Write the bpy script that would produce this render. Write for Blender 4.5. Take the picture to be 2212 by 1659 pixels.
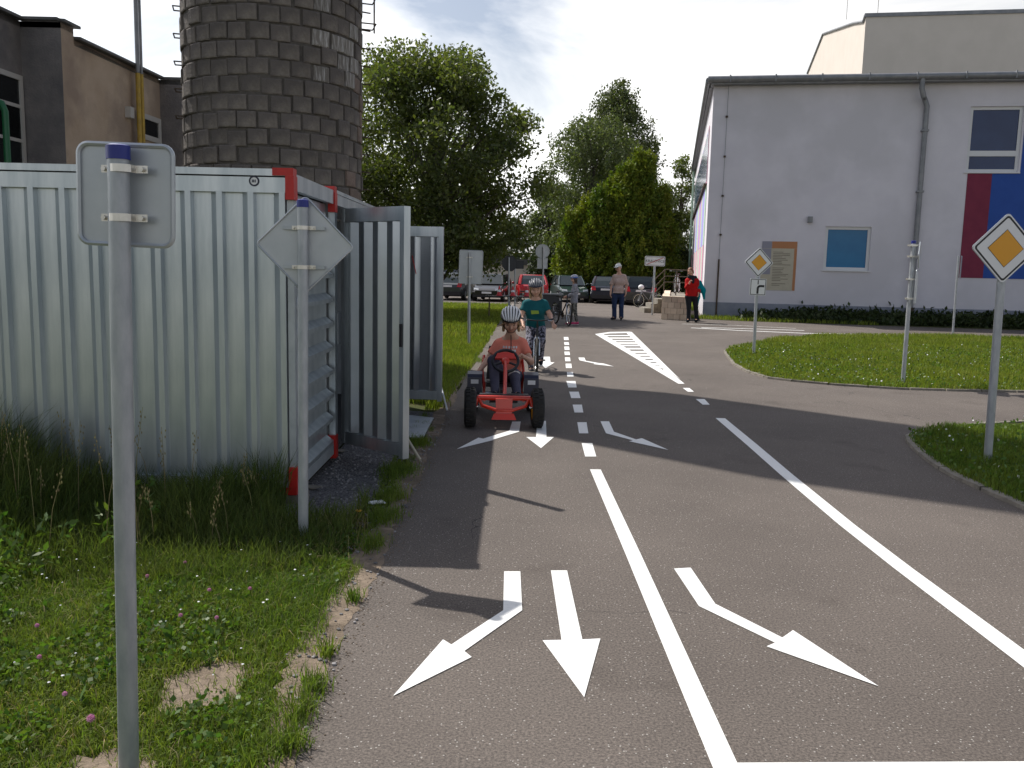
import bpy, math, random
import numpy as np
from mathutils import Vector, Matrix

random.seed(7); RNG = np.random.default_rng(7)
for o in list(bpy.data.objects): bpy.data.objects.remove(o)
scene = bpy.context.scene
COL = scene.collection
R = math.radians

# ------------------------------------------------------------------ camera
F, HOR, ROLL, HC = 1900.0, 252.0, R(1.3), 1.62      # focal length in 2212-px units, horizon above centre, roll, eye height
PITCH = math.atan(HOR / F)
cam_d = bpy.data.cameras.new('camera'); cam = bpy.data.objects.new('camera', cam_d); COL.objects.link(cam)
cam_d.sensor_width = 36; cam_d.lens = 36 * F / 2212; cam_d.clip_start = .05; cam_d.clip_end = 3000
_X = Vector((1, 0, 0)); _U = Vector((0, math.sin(PITCH), math.cos(PITCH))); _Fw = Vector((0, math.cos(PITCH), -math.sin(PITCH)))
_r = _X * math.cos(ROLL) + _U * math.sin(ROLL); _u = -_X * math.sin(ROLL) + _U * math.cos(ROLL)
cam.matrix_world = Matrix(((_r.x, _u.x, -_Fw.x, 0), (_r.y, _u.y, -_Fw.y, 0), (_r.z, _u.z, -_Fw.z, HC), (0, 0, 0, 1)))
scene.camera = cam

def ray(x, y):
    u = (x - 1106) / F; v = -(y - 829.5) / F
    return _Fw + _r * u + _u * v
def gd(x, y, z=0.0):                       # point of the photograph -> point on the level plane z
    d = ray(x, y); t = (z - HC) / d.z
    return Vector((d.x * t, d.y * t, z))
def at(x, y, Y):                           # point of the photograph at depth Y
    d = ray(x, y); t = Y / d.y
    return Vector((d.x * t, Y, HC + d.z * t))

# ------------------------------------------------------------------ light
SUN_AZ, SUN_EL = R(-43.5), R(51.3)         # direction in which shadows fall, height of the sun
world = bpy.data.worlds.new('World'); scene.world = world; world.use_nodes = True
wn = world.node_tree.nodes; wl = world.node_tree.links; wn.clear()
w_out = wn.new('ShaderNodeOutputWorld'); w_bg = wn.new('ShaderNodeBackground'); w_sky = wn.new('ShaderNodeTexSky')
w_sky.sky_type = 'NISHITA'; w_sky.sun_disc = False; w_sky.sun_elevation = SUN_EL
w_sky.sun_rotation = math.atan2(-math.cos(SUN_AZ), -math.sin(SUN_AZ))
w_sky.dust_density = 2.5; w_sky.air_density = 1.0; w_sky.ozone_density = 2.0
w_bg.inputs['Strength'].default_value = .096
w_tc = wn.new('ShaderNodeTexCoord'); w_map = wn.new('ShaderNodeMapping'); w_map.inputs['Scale'].default_value = (1.0, 1.0, 3.2)
w_map.inputs['Rotation'].default_value = (0.1, 0.25, 0.6)
w_n = wn.new('ShaderNodeTexNoise'); w_n.inputs['Scale'].default_value = 2.1; w_n.inputs['Detail'].default_value = 7; w_n.inputs['Roughness'].default_value = .55
w_n.inputs['Distortion'].default_value = .5
w_rmp = wn.new('ShaderNodeValToRGB'); w_rmp.color_ramp.elements[0].position = .36; w_rmp.color_ramp.elements[0].color = (.14, .14, .14, 1); w_rmp.color_ramp.elements[1].position = .60
w_bw = wn.new('ShaderNodeRGBToBW'); w_mul = wn.new('ShaderNodeMath'); w_mul.operation = 'MULTIPLY_ADD'
w_mul.inputs[1].default_value = 2.4; w_mul.inputs[2].default_value = 2.2
w_mix = wn.new('ShaderNodeMixRGB')
wl.new(w_tc.outputs['Generated'], w_map.inputs['Vector']); wl.new(w_map.outputs['Vector'], w_n.inputs['Vector'])
w_sep = wn.new('ShaderNodeSeparateXYZ'); wl.new(w_tc.outputs['Generated'], w_sep.inputs['Vector'])      # a cloud layer looks denser towards the horizon
w_add = wn.new('ShaderNodeMath'); w_add.operation = 'MULTIPLY_ADD'; w_add.inputs[1].default_value = -.40; wl.new(w_sep.outputs['Z'], w_add.inputs[0])
w_off = wn.new('ShaderNodeMath'); w_off.operation = 'ADD'; w_off.inputs[1].default_value = .085; wl.new(w_n.outputs['Fac'], w_off.inputs[0]); wl.new(w_off.outputs[0], w_add.inputs[2])
wl.new(w_add.outputs[0], w_rmp.inputs['Fac']); wl.new(w_sky.outputs['Color'], w_bw.inputs['Color'])
wl.new(w_bw.outputs['Val'], w_mul.inputs[0]); wl.new(w_rmp.outputs['Color'], w_mix.inputs['Fac'])
wl.new(w_sky.outputs['Color'], w_mix.inputs['Color1']); wl.new(w_mul.outputs['Value'], w_mix.inputs['Color2'])
wl.new(w_mix.outputs['Color'], w_bg.inputs['Color']); wl.new(w_bg.outputs['Background'], w_out.inputs['Surface'])
sun_d = bpy.data.lights.new('sun', 'SUN'); sun = bpy.data.objects.new('sun', sun_d); COL.objects.link(sun)
sun_d.energy = 4.8; sun_d.angle = R(.55); sun_d.color = (1.0, .955, .89)
_ld = Vector((math.cos(SUN_AZ) * math.cos(SUN_EL), math.sin(SUN_AZ) * math.cos(SUN_EL), -math.sin(SUN_EL)))
sun.rotation_euler = _ld.to_track_quat('-Z', 'Y').to_euler(); sun.location = (-20, 20, 30)
scene.view_settings.view_transform = 'Standard'; scene.view_settings.look = 'None'
scene.view_settings.exposure = 0.10; scene.view_settings.gamma = 1.0; scene.view_settings.use_curve_mapping = False
scene.render.engine = 'CYCLES'

# ------------------------------------------------------------------ materials
def N(nt, t, **kw):
    n = nt.nodes.new(t)
    for k, v in kw.items():
        if k.startswith('i_'): n.inputs[k[2:].replace('_', ' ')].default_value = v
        else: setattr(n, k, v)
    return n
def c4(c): return (c[0], c[1], c[2], 1)
def mat(name, c, c2=None, rough=.6, metal=0.0, scale=4.0, bump=0.0, bscale=60.0, rnd=0.0, pos=False, detail=5, spec=.5,
        island=0.0, trans=0.0, lo=.35, hi=.65, coat=0.0, stretch=None, c3=None, s3=1.0):
    m = bpy.data.materials.new(name); m.use_nodes = True; nt = m.node_tree; L = nt.links
    b = nt.nodes['Principled BSDF']; out = nt.nodes['Material Output']
    b.inputs['Roughness'].default_value = rough; b.inputs['Metallic'].default_value = metal
    b.inputs['Specular IOR Level'].default_value = spec; b.inputs['Coat Weight'].default_value = coat
    src = N(nt, 'ShaderNodeNewGeometry').outputs['Position'] if pos else N(nt, 'ShaderNodeTexCoord').outputs['Object']
    if stretch:
        mp = N(nt, 'ShaderNodeMapping'); mp.inputs['Scale'].default_value = stretch; L.new(src, mp.inputs['Vector']); src = mp.outputs['Vector']
    col = None
    if c2 is not None:
        n = N(nt, 'ShaderNodeTexNoise', i_Scale=scale, i_Detail=detail, i_Roughness=.6); L.new(src, n.inputs['Vector'])
        r = N(nt, 'ShaderNodeValToRGB'); r.color_ramp.elements[0].position = lo; r.color_ramp.elements[1].position = hi
        r.color_ramp.elements[0].color = c4(c); r.color_ramp.elements[1].color = c4(c2)
        L.new(n.outputs['Fac'], r.inputs['Fac']); col = r.outputs['Color']
        if c3 is not None:
            n3 = N(nt, 'ShaderNodeTexNoise', i_Scale=s3, i_Detail=4.0, i_Roughness=.6); L.new(src, n3.inputs['Vector'])
            r3 = N(nt, 'ShaderNodeValToRGB'); r3.color_ramp.elements[0].position = .45; r3.color_ramp.elements[1].position = .62
            mx3 = N(nt, 'ShaderNodeMixRGB'); mx3.inputs['Color2'].default_value = c4(c3)
            L.new(n3.outputs['Fac'], r3.inputs['Fac']); L.new(r3.outputs['Color'], mx3.inputs['Fac']); L.new(col, mx3.inputs['Color1']); col = mx3.outputs['Color']
    if rnd or island:
        rv = N(nt, 'ShaderNodeObjectInfo').outputs['Random'] if rnd else N(nt, 'ShaderNodeNewGeometry').outputs['Random Per Island']
        a = rnd or island
        mr = N(nt, 'ShaderNodeMapRange'); mr.inputs['To Min'].default_value = 1 - a; mr.inputs['To Max'].default_value = 1 + a
        L.new(rv, mr.inputs['Value'])
        hs = N(nt, 'ShaderNodeHueSaturation'); L.new(mr.outputs['Result'], hs.inputs['Value'])
        if island:
            mh = N(nt, 'ShaderNodeMapRange'); mh.inputs['To Min'].default_value = .475; mh.inputs['To Max'].default_value = .515
            ml = N(nt, 'ShaderNodeMath', operation='FRACT'); mm = N(nt, 'ShaderNodeMath', operation='MULTIPLY'); mm.inputs[1].default_value = 7.31
            L.new(rv, mm.inputs[0]); L.new(mm.outputs[0], ml.inputs[0]); L.new(ml.outputs[0], mh.inputs['Value']); L.new(mh.outputs['Result'], hs.inputs['Hue'])
        if col is not None: L.new(col, hs.inputs['Color'])
        else: hs.inputs['Color'].default_value = c4(c)
        col = hs.outputs['Color']
    if col is not None: L.new(col, b.inputs['Base Color'])
    else: b.inputs['Base Color'].default_value = c4(c)
    if bump:
        nb = N(nt, 'ShaderNodeTexNoise', i_Scale=bscale, i_Detail=6.0, i_Roughness=.65); L.new(src, nb.inputs['Vector'])
        bp = N(nt, 'ShaderNodeBump', i_Strength=bump, i_Distance=.02); L.new(nb.outputs['Fac'], bp.inputs['Height']); L.new(bp.outputs['Normal'], b.inputs['Normal'])
    if trans:
        t = N(nt, 'ShaderNodeBsdfTranslucent'); mx = N(nt, 'ShaderNodeMixShader'); mx.inputs['Fac'].default_value = trans
        if col is not None:
            g = N(nt, 'ShaderNodeMixRGB', blend_type='MULTIPLY'); g.inputs['Fac'].default_value = 1; g.inputs['Color2'].default_value = (1.25, 1.35, .55, 1)
            L.new(col, g.inputs['Color1']); L.new(g.outputs['Color'], t.inputs['Color'])
        else: t.inputs['Color'].default_value = c4(c)
        L.new(b.outputs['BSDF'], mx.inputs[1]); L.new(t.outputs['BSDF'], mx.inputs[2]); L.new(mx.outputs['Shader'], out.inputs['Surface'])
    return m

M = {}
def asphalt():
    m = bpy.data.materials.new('asphalt'); m.use_nodes = True; nt = m.node_tree; L = nt.links; b = nt.nodes['Principled BSDF']
    pos = N(nt, 'ShaderNodeNewGeometry').outputs['Position']
    big = N(nt, 'ShaderNodeTexNoise', i_Scale=.55, i_Detail=6.0, i_Roughness=.6); L.new(pos, big.inputs['Vector'])
    r1 = N(nt, 'ShaderNodeValToRGB'); e = r1.color_ramp.elements; e[0].position = .3; e[1].position = .72
    e[0].color = (.107, .091, .080, 1); e[1].color = (.154, .132, .116, 1); L.new(big.outputs['Fac'], r1.inputs['Fac'])
    fine = N(nt, 'ShaderNodeTexNoise', i_Scale=95.0, i_Detail=4.0, i_Roughness=.75); L.new(pos, fine.inputs['Vector'])
    r2 = N(nt, 'ShaderNodeValToRGB'); e = r2.color_ramp.elements; e[0].position = .33; e[1].position = .7
    e[0].color = (.36, .36, .37, 1); e[1].color = (1.6, 1.58, 1.55, 1); L.new(fine.outputs['Fac'], r2.inputs['Fac'])
    mul = N(nt, 'ShaderNodeMixRGB', blend_type='MULTIPLY'); mul.inputs['Fac'].default_value = 1
    L.new(r1.outputs['Color'], mul.inputs['Color1']); L.new(r2.outputs['Color'], mul.inputs['Color2'])
    vo = N(nt, 'ShaderNodeTexVoronoi', i_Scale=125.0); L.new(pos, vo.inputs['Vector'])
    sep = N(nt, 'ShaderNodeSeparateColor'); L.new(vo.outputs['Color'], sep.inputs['Color'])
    gt = N(nt, 'ShaderNodeMath', operation='GREATER_THAN'); gt.inputs[1].default_value = .972; L.new(sep.outputs['Red'], gt.inputs[0])
    lt = N(nt, 'ShaderNodeMath', operation='LESS_THAN'); lt.inputs[1].default_value = .42; L.new(vo.outputs['Distance'], lt.inputs[0])
    an = N(nt, 'ShaderNodeMath', operation='MULTIPLY'); L.new(gt.outputs[0], an.inputs[0]); L.new(lt.outputs[0], an.inputs[1])
    mx = N(nt, 'ShaderNodeMixRGB'); mx.inputs['Color2'].default_value = (.38, .36, .33, 1); L.new(an.outputs[0], mx.inputs['Fac']); L.new(mul.outputs['Color'], mx.inputs['Color1'])
    # fine cracks, only in a few places, and dark repair-like stains
    wob = N(nt, 'ShaderNodeTexNoise', i_Scale=3.0, i_Detail=5.0); L.new(pos, wob.inputs['Vector'])
    wa_ = N(nt, 'ShaderNodeMixRGB', blend_type='ADD'); wa_.inputs['Fac'].default_value = .35; L.new(pos, wa_.inputs['Color1']); L.new(wob.outputs['Color'], wa_.inputs['Color2'])
    cr = N(nt, 'ShaderNodeTexVoronoi', feature='DISTANCE_TO_EDGE', i_Scale=.42); L.new(wa_.outputs['Color'], cr.inputs['Vector'])
    cl = N(nt, 'ShaderNodeMath', operation='LESS_THAN'); cl.inputs[1].default_value = .0013; L.new(cr.outputs['Distance'], cl.inputs[0])
    ms = N(nt, 'ShaderNodeTexNoise', i_Scale=.33, i_Detail=2.0); L.new(pos, ms.inputs['Vector'])
    mg = N(nt, 'ShaderNodeMath', operation='GREATER_THAN'); mg.inputs[1].default_value = .57; L.new(ms.outputs['Fac'], mg.inputs[0])
    cm = N(nt, 'ShaderNodeMath', operation='MULTIPLY'); L.new(cl.outputs[0], cm.inputs[0]); L.new(mg.outputs[0], cm.inputs[1])
    cx_ = N(nt, 'ShaderNodeMixRGB'); cx_.inputs['Color2'].default_value = (.045, .04, .036, 1); L.new(cm.outputs[0], cx_.inputs['Fac']); L.new(mx.outputs['Color'], cx_.inputs['Color1'])
    sn = N(nt, 'ShaderNodeTexNoise', i_Scale=1.7, i_Detail=3.0, i_Roughness=.5); L.new(pos, sn.inputs['Vector'])
    sr = N(nt, 'ShaderNodeValToRGB'); e = sr.color_ramp.elements; e[0].position = .60; e[1].position = .72; e[0].color = (1, 1, 1, 1); e[1].color = (.80, .79, .78, 1); L.new(sn.outputs['Fac'], sr.inputs['Fac'])
    st = N(nt, 'ShaderNodeMixRGB', blend_type='MULTIPLY'); st.inputs['Fac'].default_value = 1; L.new(cx_.outputs['Color'], st.inputs['Color1']); L.new(sr.outputs['Color'], st.inputs['Color2']); mx = st
    L.new(mx.outputs['Color'], b.inputs['Base Color']); b.inputs['Roughness'].default_value = .82; b.inputs['Specular IOR Level'].default_value = .3
    bp = N(nt, 'ShaderNodeBump', i_Strength=.55, i_Distance=.006); L.new(fine.outputs['Fac'], bp.inputs['Height']); L.new(bp.outputs['Normal'], b.inputs['Normal'])
    return m
M['asphalt'] = asphalt()
M['ground'] = mat('meadow_soil', (.045, .06, .018), (.09, .085, .035), scale=2.2, rough=.95, bump=.6, bscale=30, pos=True, spec=.1)
M['soil'] = mat('dry_soil', (.19, .15, .115), (.31, .245, .185), scale=14, rough=.95, bump=.7, bscale=70, pos=True, spec=.1, c3=(.17, .135, .10), s3=3)
M['gravel'] = mat('grey_gravel', (.06, .058, .062), (.27, .26, .26), scale=70, rough=.9, bump=1, bscale=110, pos=True, detail=3, spec=.2)
M['pebble'] = mat('pebble', (.22, .21, .21), rough=.85, island=.5)
M['paint'] = mat('road_paint', (.82, .82, .80), (.66, .655, .63), scale=48, rough=.65, pos=True, bump=.35, bscale=95, lo=.55, hi=.85, detail=6)
M['oldpaint'] = mat('worn_road_paint', (.72, .71, .68), (.45, .43, .40), scale=7, rough=.7, pos=True)
M['kerb'] = mat('kerb_concrete', (.15, .135, .112), (.26, .235, .195), scale=9, rough=.9, bump=.5, bscale=50, pos=True, rnd=.12)
M['zinc'] = mat('galvanised_sheet', (.44, .49, .52), (.62, .66, .68), rough=.34, metal=.8, scale=5, stretch=(1.6, 1.6, .22), bump=.03, bscale=4)
M['zincdoor'] = mat('door_sheet_zinc', (.48, .525, .57), (.56, .60, .64), rough=.29, metal=.85, scale=3)
M['zincd'] = mat('galvanised_frame', (.40, .43, .45), (.50, .53, .55), rough=.5, metal=.6, scale=6)
M['pole'] = mat('galvanised_pole', (.36, .385, .41), (.47, .49, .51), rough=.5, metal=.55, scale=22, stretch=(1, 1, .35), bump=.08, bscale=90)
M['signback'] = mat('aluminium_sign_back', (.46, .49, .51), (.53, .555, .575), rough=.45, metal=.5, scale=6)
M['clamp'] = mat('clamp_steel', (.62, .60, .55), (.72, .69, .64), rough=.35, metal=.8, scale=30)
M['blue_cap'] = mat('blue_plastic_cap', (.012, .022, .22), rough=.4)
M['red_paint'] = mat('red_corner_paint', (.55, .02, .015), (.45, .016, .012), scale=12, rough=.45)
M['white'] = mat('white_gloss', (.80, .80, .80), rough=.35)
M['black'] = mat('black_gloss', (.012, .012, .014), rough=.4)
M['orange'] = mat('orange_sign_film', (.80, .36, .015), rough=.35)
M['dark'] = mat('dark_interior', (.02, .02, .02), rough=.9)
M['block'] = mat('concrete_block', (.155, .132, .112), (.225, .195, .166), scale=9, rough=.95, bump=1, bscale=22, rnd=.13, c3=(.125, .108, .098), s3=2.2)
M['block_red'] = mat('reddish_block', (.185, .135, .11), (.235, .175, .145), scale=7, rough=.95, bump=.8, bscale=26, rnd=.2)
M['block_pale'] = mat('lime_streaked_block', (.19, .17, .15), (.52, .50, .48), scale=9, rough=.95, bump=.8, bscale=26, rnd=.15, stretch=(3, 3, .35), lo=.48, hi=.66)
M['mortar'] = mat('dark_mortar', (.085, .075, .066), (.125, .11, .096), scale=14, rough=1, bump=.5)
M['iron'] = mat('rusty_iron', (.07, .055, .045), (.13, .09, .06), scale=20, rough=.8, metal=.3)
M['plaster_o'] = mat('weathered_ochre_plaster', (.46, .345, .25), (.56, .44, .335), scale=1.3, rough=.95, bump=.5, bscale=35, c3=(.36, .275, .215), s3=.7)
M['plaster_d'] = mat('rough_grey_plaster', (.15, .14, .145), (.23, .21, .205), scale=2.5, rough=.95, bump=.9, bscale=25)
M['rooftin'] = mat('dark_roof_edge', (.07, .07, .07), (.12, .115, .11), scale=5, rough=.6)
M['wframe'] = mat('pale_window_frame', (.52, .50, .48), rough=.5)
M['glass_d'] = mat('dark_window_glass', (.012, .014, .016), rough=.08)
M['gyellow'] = mat('yellow_gas_pipe', (.50, .33, .04), (.38, .25, .05), scale=9, rough=.5)
M['greenp'] = mat('green_paint', (.015, .13, .05), rough=.4)
M['wall'] = mat('white_render', (.675, .655, .705), (.725, .705, .75), scale=1.2, rough=.92, bump=.25, bscale=60, c3=(.625, .61, .645), s3=.35)
M['wall_cream'] = mat('cream_render', (.66, .60, .53), (.70, .635, .565), scale=1.2, rough=.92, bump=.1, bscale=120)
M['plinth'] = mat('bluegrey_plinth', (.23, .25, .31), (.29, .31, .36), scale=3, rough=.85, bump=.2)
M['gutter'] = mat('titanium_zinc', (.20, .21, .225), (.27, .275, .285), scale=4, rough=.5, metal=.4)
M['crimson'] = mat('crimson_facade_paint', (.19, .022, .055), (.22, .028, .062), scale=3, rough=.8)
M['blue'] = mat('blue_facade_paint', (.02, .075, .33), (.024, .085, .36), scale=3, rough=.8)
M['lilac'] = mat('lilac_facade_paint', (.36, .33, .72), rough=.8)
M['mint'] = mat('mint_facade_paint', (.45, .62, .50), rough=.8)
M['pinkp'] = mat('pink_facade_paint', (.62, .32, .42), rough=.8)
M['glass_b'] = mat('blue_window_glass', (.022, .14, .30), (.03, .19, .38), scale=.7, rough=.1, spec=.35)
M['glass_n'] = mat('navy_window_glass', (.014, .036, .11), (.02, .05, .14), scale=.9, rough=.1, spec=.3)
M['pvc'] = mat('white_pvc_frame', (.68, .69, .70), rough=.4)
M['poster'] = mat('cream_poster_print', (.52, .48, .37), (.47, .43, .33), scale=5, rough=.6)
M['poster_o'] = mat('orange_poster_print', (.46, .20, .085), rough=.6)
M['poster_g'] = mat('grey_poster_print', (.28, .28, .34), rough=.6)
M['print'] = mat('dark_print', (.22, .20, .16), rough=.7)
M['sandstone'] = mat('sandstone_block', (.60, .49, .37), (.70, .58, .45), scale=4, rough=.9, bump=.5, bscale=30, rnd=.14)
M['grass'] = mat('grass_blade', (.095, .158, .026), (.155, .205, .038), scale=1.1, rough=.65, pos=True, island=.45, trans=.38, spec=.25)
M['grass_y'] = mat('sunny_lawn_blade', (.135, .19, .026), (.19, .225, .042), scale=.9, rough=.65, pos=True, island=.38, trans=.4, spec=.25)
M['grass_d'] = mat('tall_weed_blade', (.066, .105, .025), (.11, .14, .04), scale=1.5, rough=.7, pos=True, island=.45, trans=.35, spec=.2)
M['straw'] = mat('dry_straw', (.28, .24, .11), rough=.8, island=.35, trans=.25)
M['weed'] = mat('weed_leaf', (.06, .125, .022), (.10, .165, .03), scale=3, rough=.5, pos=True, island=.35, trans=.38, spec=.4)
M['leaf'] = mat('broad_tree_leaf', (.070, .095, .028), (.118, .145, .040), scale=.8, rough=.5, pos=True, island=.35, trans=.42, spec=.45)
M['leaf_b'] = mat('birch_leaf', (.072, .098, .038), (.105, .13, .052), scale=.7, rough=.55, pos=True, island=.35, trans=.3, spec=.35)
M['leaf_w'] = mat('pale_willow_leaf', (.085, .115, .045), (.115, .145, .06), scale=.7, rough=.55, pos=True, island=.3, trans=.32, spec=.35)
M['leaf_t'] = mat('thuja_spray', (.075, .135, .013), (.19, .225, .02), scale=.9, rough=.6, pos=True, island=.35, trans=.25, spec=.3)
M['leaf_d'] = mat('dark_hedge_leaf', (.025, .042, .013), (.042, .062, .018), scale=1.5, rough=.6, pos=True, island=.35, trans=.2, spec=.3)
M['bark'] = mat('grey_bark', (.06, .05, .04), (.11, .095, .08), scale=8, rough=.95, bump=.8, bscale=14, stretch=(1, 1, .3))
M['skin'] = mat('skin', (.60, .34, .24), (.66, .40, .29), scale=9, rough=.55, spec=.35)
M['tyre'] = mat('tyre_rubber', (.013, .013, .013), (.028, .026, .024), scale=20, rough=.85)
M['chrome'] = mat('bright_metal', (.65, .65, .66), rough=.25, metal=1)
M['kartred'] = mat('kart_red_enamel', (.62, .035, .014), rough=.32, coat=.4)
M['kartyel'] = mat('yellow_rim', (.65, .33, .02), rough=.4)
M['plasticb'] = mat('black_plastic', (.014, .014, .018), rough=.45)
M['navyp'] = mat('navy_plastic', (.018, .02, .045), rough=.4)

# ------------------------------------------------------------------ mesh helpers
class MB:
    def __init__(s): s.v = []; s.f = []; s.m = []
    def add(s, vs, fs, mi=0):
        b = len(s.v); s.v += [tuple(v) for v in vs]; s.f += [tuple(i + b for i in f) for f in fs]; s.m += [mi] * len(fs); return s
    def box(s, c, d, rot=None, mi=0, taper=1.0):
        hx, hy, hz = d[0] / 2, d[1] / 2, d[2] / 2; vs = []
        for z, t in ((-hz, 1), (hz, taper)):
            for x, y in ((-hx, -hy), (hx, -hy), (hx, hy), (-hx, hy)): vs.append(Vector((x * t, y * t, z)))
        if rot is not None: vs = [rot @ v for v in vs]
        c = Vector(c); vs = [v + c for v in vs]
        return s.add(vs, [(3, 2, 1, 0), (4, 5, 6, 7), (0, 1, 5, 4), (1, 2, 6, 5), (2, 3, 7, 6), (3, 0, 4, 7)], mi)
    def bbox(s, a, b, mi=0):
        a, b = Vector(a), Vector(b); return s.box((a + b) / 2, b - a, mi=mi)
    def prism(s, pts, n, d, mi=0):               # polygon pts pushed by d along n
        pts = [Vector(p) for p in pts]; n = Vector(n) * d; k = len(pts)
        vs = pts + [p + n for p in pts]
        fs = [tuple(range(k))[::-1], tuple(range(k, 2 * k))] + [(i, (i + 1) % k, (i + 1) % k + k, i + k) for i in range(k)]
        return s.add(vs, fs, mi)
    def tube(s, path, r, seg=10, mi=0, cap=True, closed=False):
        P = [Vector(p) for p in path]; n = len(P); rr = r if isinstance(r, (list, tuple)) else [r] * n
        vs = []; prev = None
        for i, p in enumerate(P):
            if closed: t = (P[(i + 1) % n] - P[i - 1])
            else: t = (P[min(i + 1, n - 1)] - P[max(i - 1, 0)])
            t.normalize()
            if prev is None:
                a = Vector((0, 0, 1)) if abs(t.z) < .9 else Vector((1, 0, 0)); u = t.cross(a).normalized()
            else:
                u = (prev - t * prev.dot(t)); u = u.normalized() if u.length > 1e-6 else t.orthogonal().normalized()
            prev = u; w = t.cross(u)
            for k in range(seg):
                a = 2 * math.pi * k / seg; vs.append(p + (u * math.cos(a) + w * math.sin(a)) * rr[i])
        fs = []
        for i in range(n if closed else n - 1):
            j = (i + 1) % n
            for k in range(seg): fs.append((i * seg + k, i * seg + (k + 1) % seg, j * seg + (k + 1) % seg, j * seg + k))
        if cap and not closed: fs += [tuple(range(seg))[::-1], tuple(range((n - 1) * seg, n * seg))]
        return s.add(vs, fs, mi)
    def cyl(s, a, b, r, seg=16, mi=0): return s.tube([a, b], r, seg, mi)
    def ell(s, c, rad, rot=None, nu=12, nv=8, mi=0, zmin=-1.0):
        vs = []; fs = []; c = Vector(c); t0 = math.asin(zmin)
        for j in range(nv + 1):
            t = t0 + (math.pi / 2 - t0) * j / nv
            for i in range(nu):
                a = 2 * math.pi * i / nu; v = Vector((rad[0] * math.cos(t) * math.cos(a), rad[1] * math.cos(t) * math.sin(a), rad[2] * math.sin(t)))
                vs.append(c + (rot @ v if rot is not None else v))
        for j in range(nv):
            for i in range(nu): fs.append((j * nu + i, j * nu + (i + 1) % nu, (j + 1) * nu + (i + 1) % nu, (j + 1) * nu + i))
        fs.append(tuple(range(nu))[::-1])
        return s.add(vs, fs, mi)
    def lathe(s, prof, c, axis='z', seg=24, mi=0):  # prof: (r, h) pairs, closed at both ends by r = 0
        vs = []; c = Vector(c)
        for r, h in prof:
            for i in range(seg):
                a = 2 * math.pi * i / seg; x, y = r * math.cos(a), r * math.sin(a)
                vs.append(c + Vector({'z': (x, y, h), 'x': (h, x, y), 'y': (x, h, y)}[axis]))
        fs = []
        for j in range(len(prof) - 1):
            for i in range(seg): fs.append((j * seg + i, j * seg + (i + 1) % seg, (j + 1) * seg + (i + 1) % seg, (j + 1) * seg + i))
        return s.add(vs, fs, mi)
    def mesh(s, name, mats, smooth=False):
        me = bpy.data.meshes.new(name); me.from_pydata(s.v, [], s.f)
        for m in (mats if isinstance(mats, (list, tuple)) else [mats]): me.materials.append(m)
        if any(s.m): me.polygons.foreach_set('material_index', s.m)
        if smooth:
            me.polygons.foreach_set('use_smooth', [True] * len(me.polygons))
            try: me.set_sharp_from_angle(angle=R(38))
            except Exception: pass
        me.validate(); me.update(); return me
    def build(s, name, mats, parent=None, smooth=False):
        return link(name, s.mesh(name, mats, smooth), parent)

WORLD_ROOTS = set()
def link(name, me, parent=None):
    o = bpy.data.objects.new(name, me); COL.objects.link(o)
    if parent is not None:
        o.parent = parent
        if parent.name in WORLD_ROOTS: o.matrix_parent_inverse = Matrix.Translation(-parent.location)
    return o
def tag(o, label=None, cat=None, group=None, kind=None):
    if label: o['label'] = label
    if cat: o['category'] = cat
    if group: o['group'] = group
    if kind: o['kind'] = kind
    return o
def root(name, label, cat, loc=(0, 0, 0), rz=0.0, group=None, world=True):
    o = bpy.data.objects.new(name, None); COL.objects.link(o); o.location = loc; o.rotation_euler = (0, 0, rz); o.empty_display_size = .2
    if world: WORLD_ROOTS.add(o.name)
    return tag(o, label, cat, group)
def rawmesh(name, v, f3, m, smooth=False):           # big numpy meshes, faces all with the same corner count
    v = np.asarray(v, np.float32).reshape(-1, 3); f = np.asarray(f3, np.int32); k = f.shape[1]; n = len(f)
    me = bpy.data.meshes.new(name); me.vertices.add(len(v)); me.vertices.foreach_set('co', v.ravel())
    me.loops.add(n * k); me.loops.foreach_set('vertex_index', f.ravel()); me.polygons.add(n)
    me.polygons.foreach_set('loop_start', np.arange(n, dtype=np.int32) * k)
    try: me.polygons.foreach_set('loop_total', np.full(n, k, np.int32))
    except Exception: pass
    if smooth: me.polygons.foreach_set('use_smooth', np.ones(n, bool))
    me.materials.append(m); me.update(calc_edges=True); return me
def sheet(pts, z=None):
    b = MB(); pts = [Vector(p) for p in pts]
    if z is not None: pts = [Vector((p.x, p.y, z)) for p in pts]
    b.add(pts, [tuple(range(len(pts)))]); 
    # face up
    a = sum(pts[i].x * pts[(i + 1) % len(pts)].y - pts[(i + 1) % len(pts)].x * pts[i].y for i in range(len(pts)))
    if a < 0: b.f = [f[::-1] for f in b.f]
    return b
def ribbon(pts, w, z):
    P = [Vector((p[0], p[1], z)) for p in pts]; vs = []; n = len(P)
    for i, p in enumerate(P):
        t = (P[min(i + 1, n - 1)] - P[max(i - 1, 0)]).normalized(); q = Vector((-t.y, t.x, 0)) * w / 2; vs += [p + q, p - q]
    b = MB(); b.add(vs, [(2 * i + 1, 2 * i + 3, 2 * i + 2, 2 * i) for i in range(n - 1)]); return b
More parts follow.
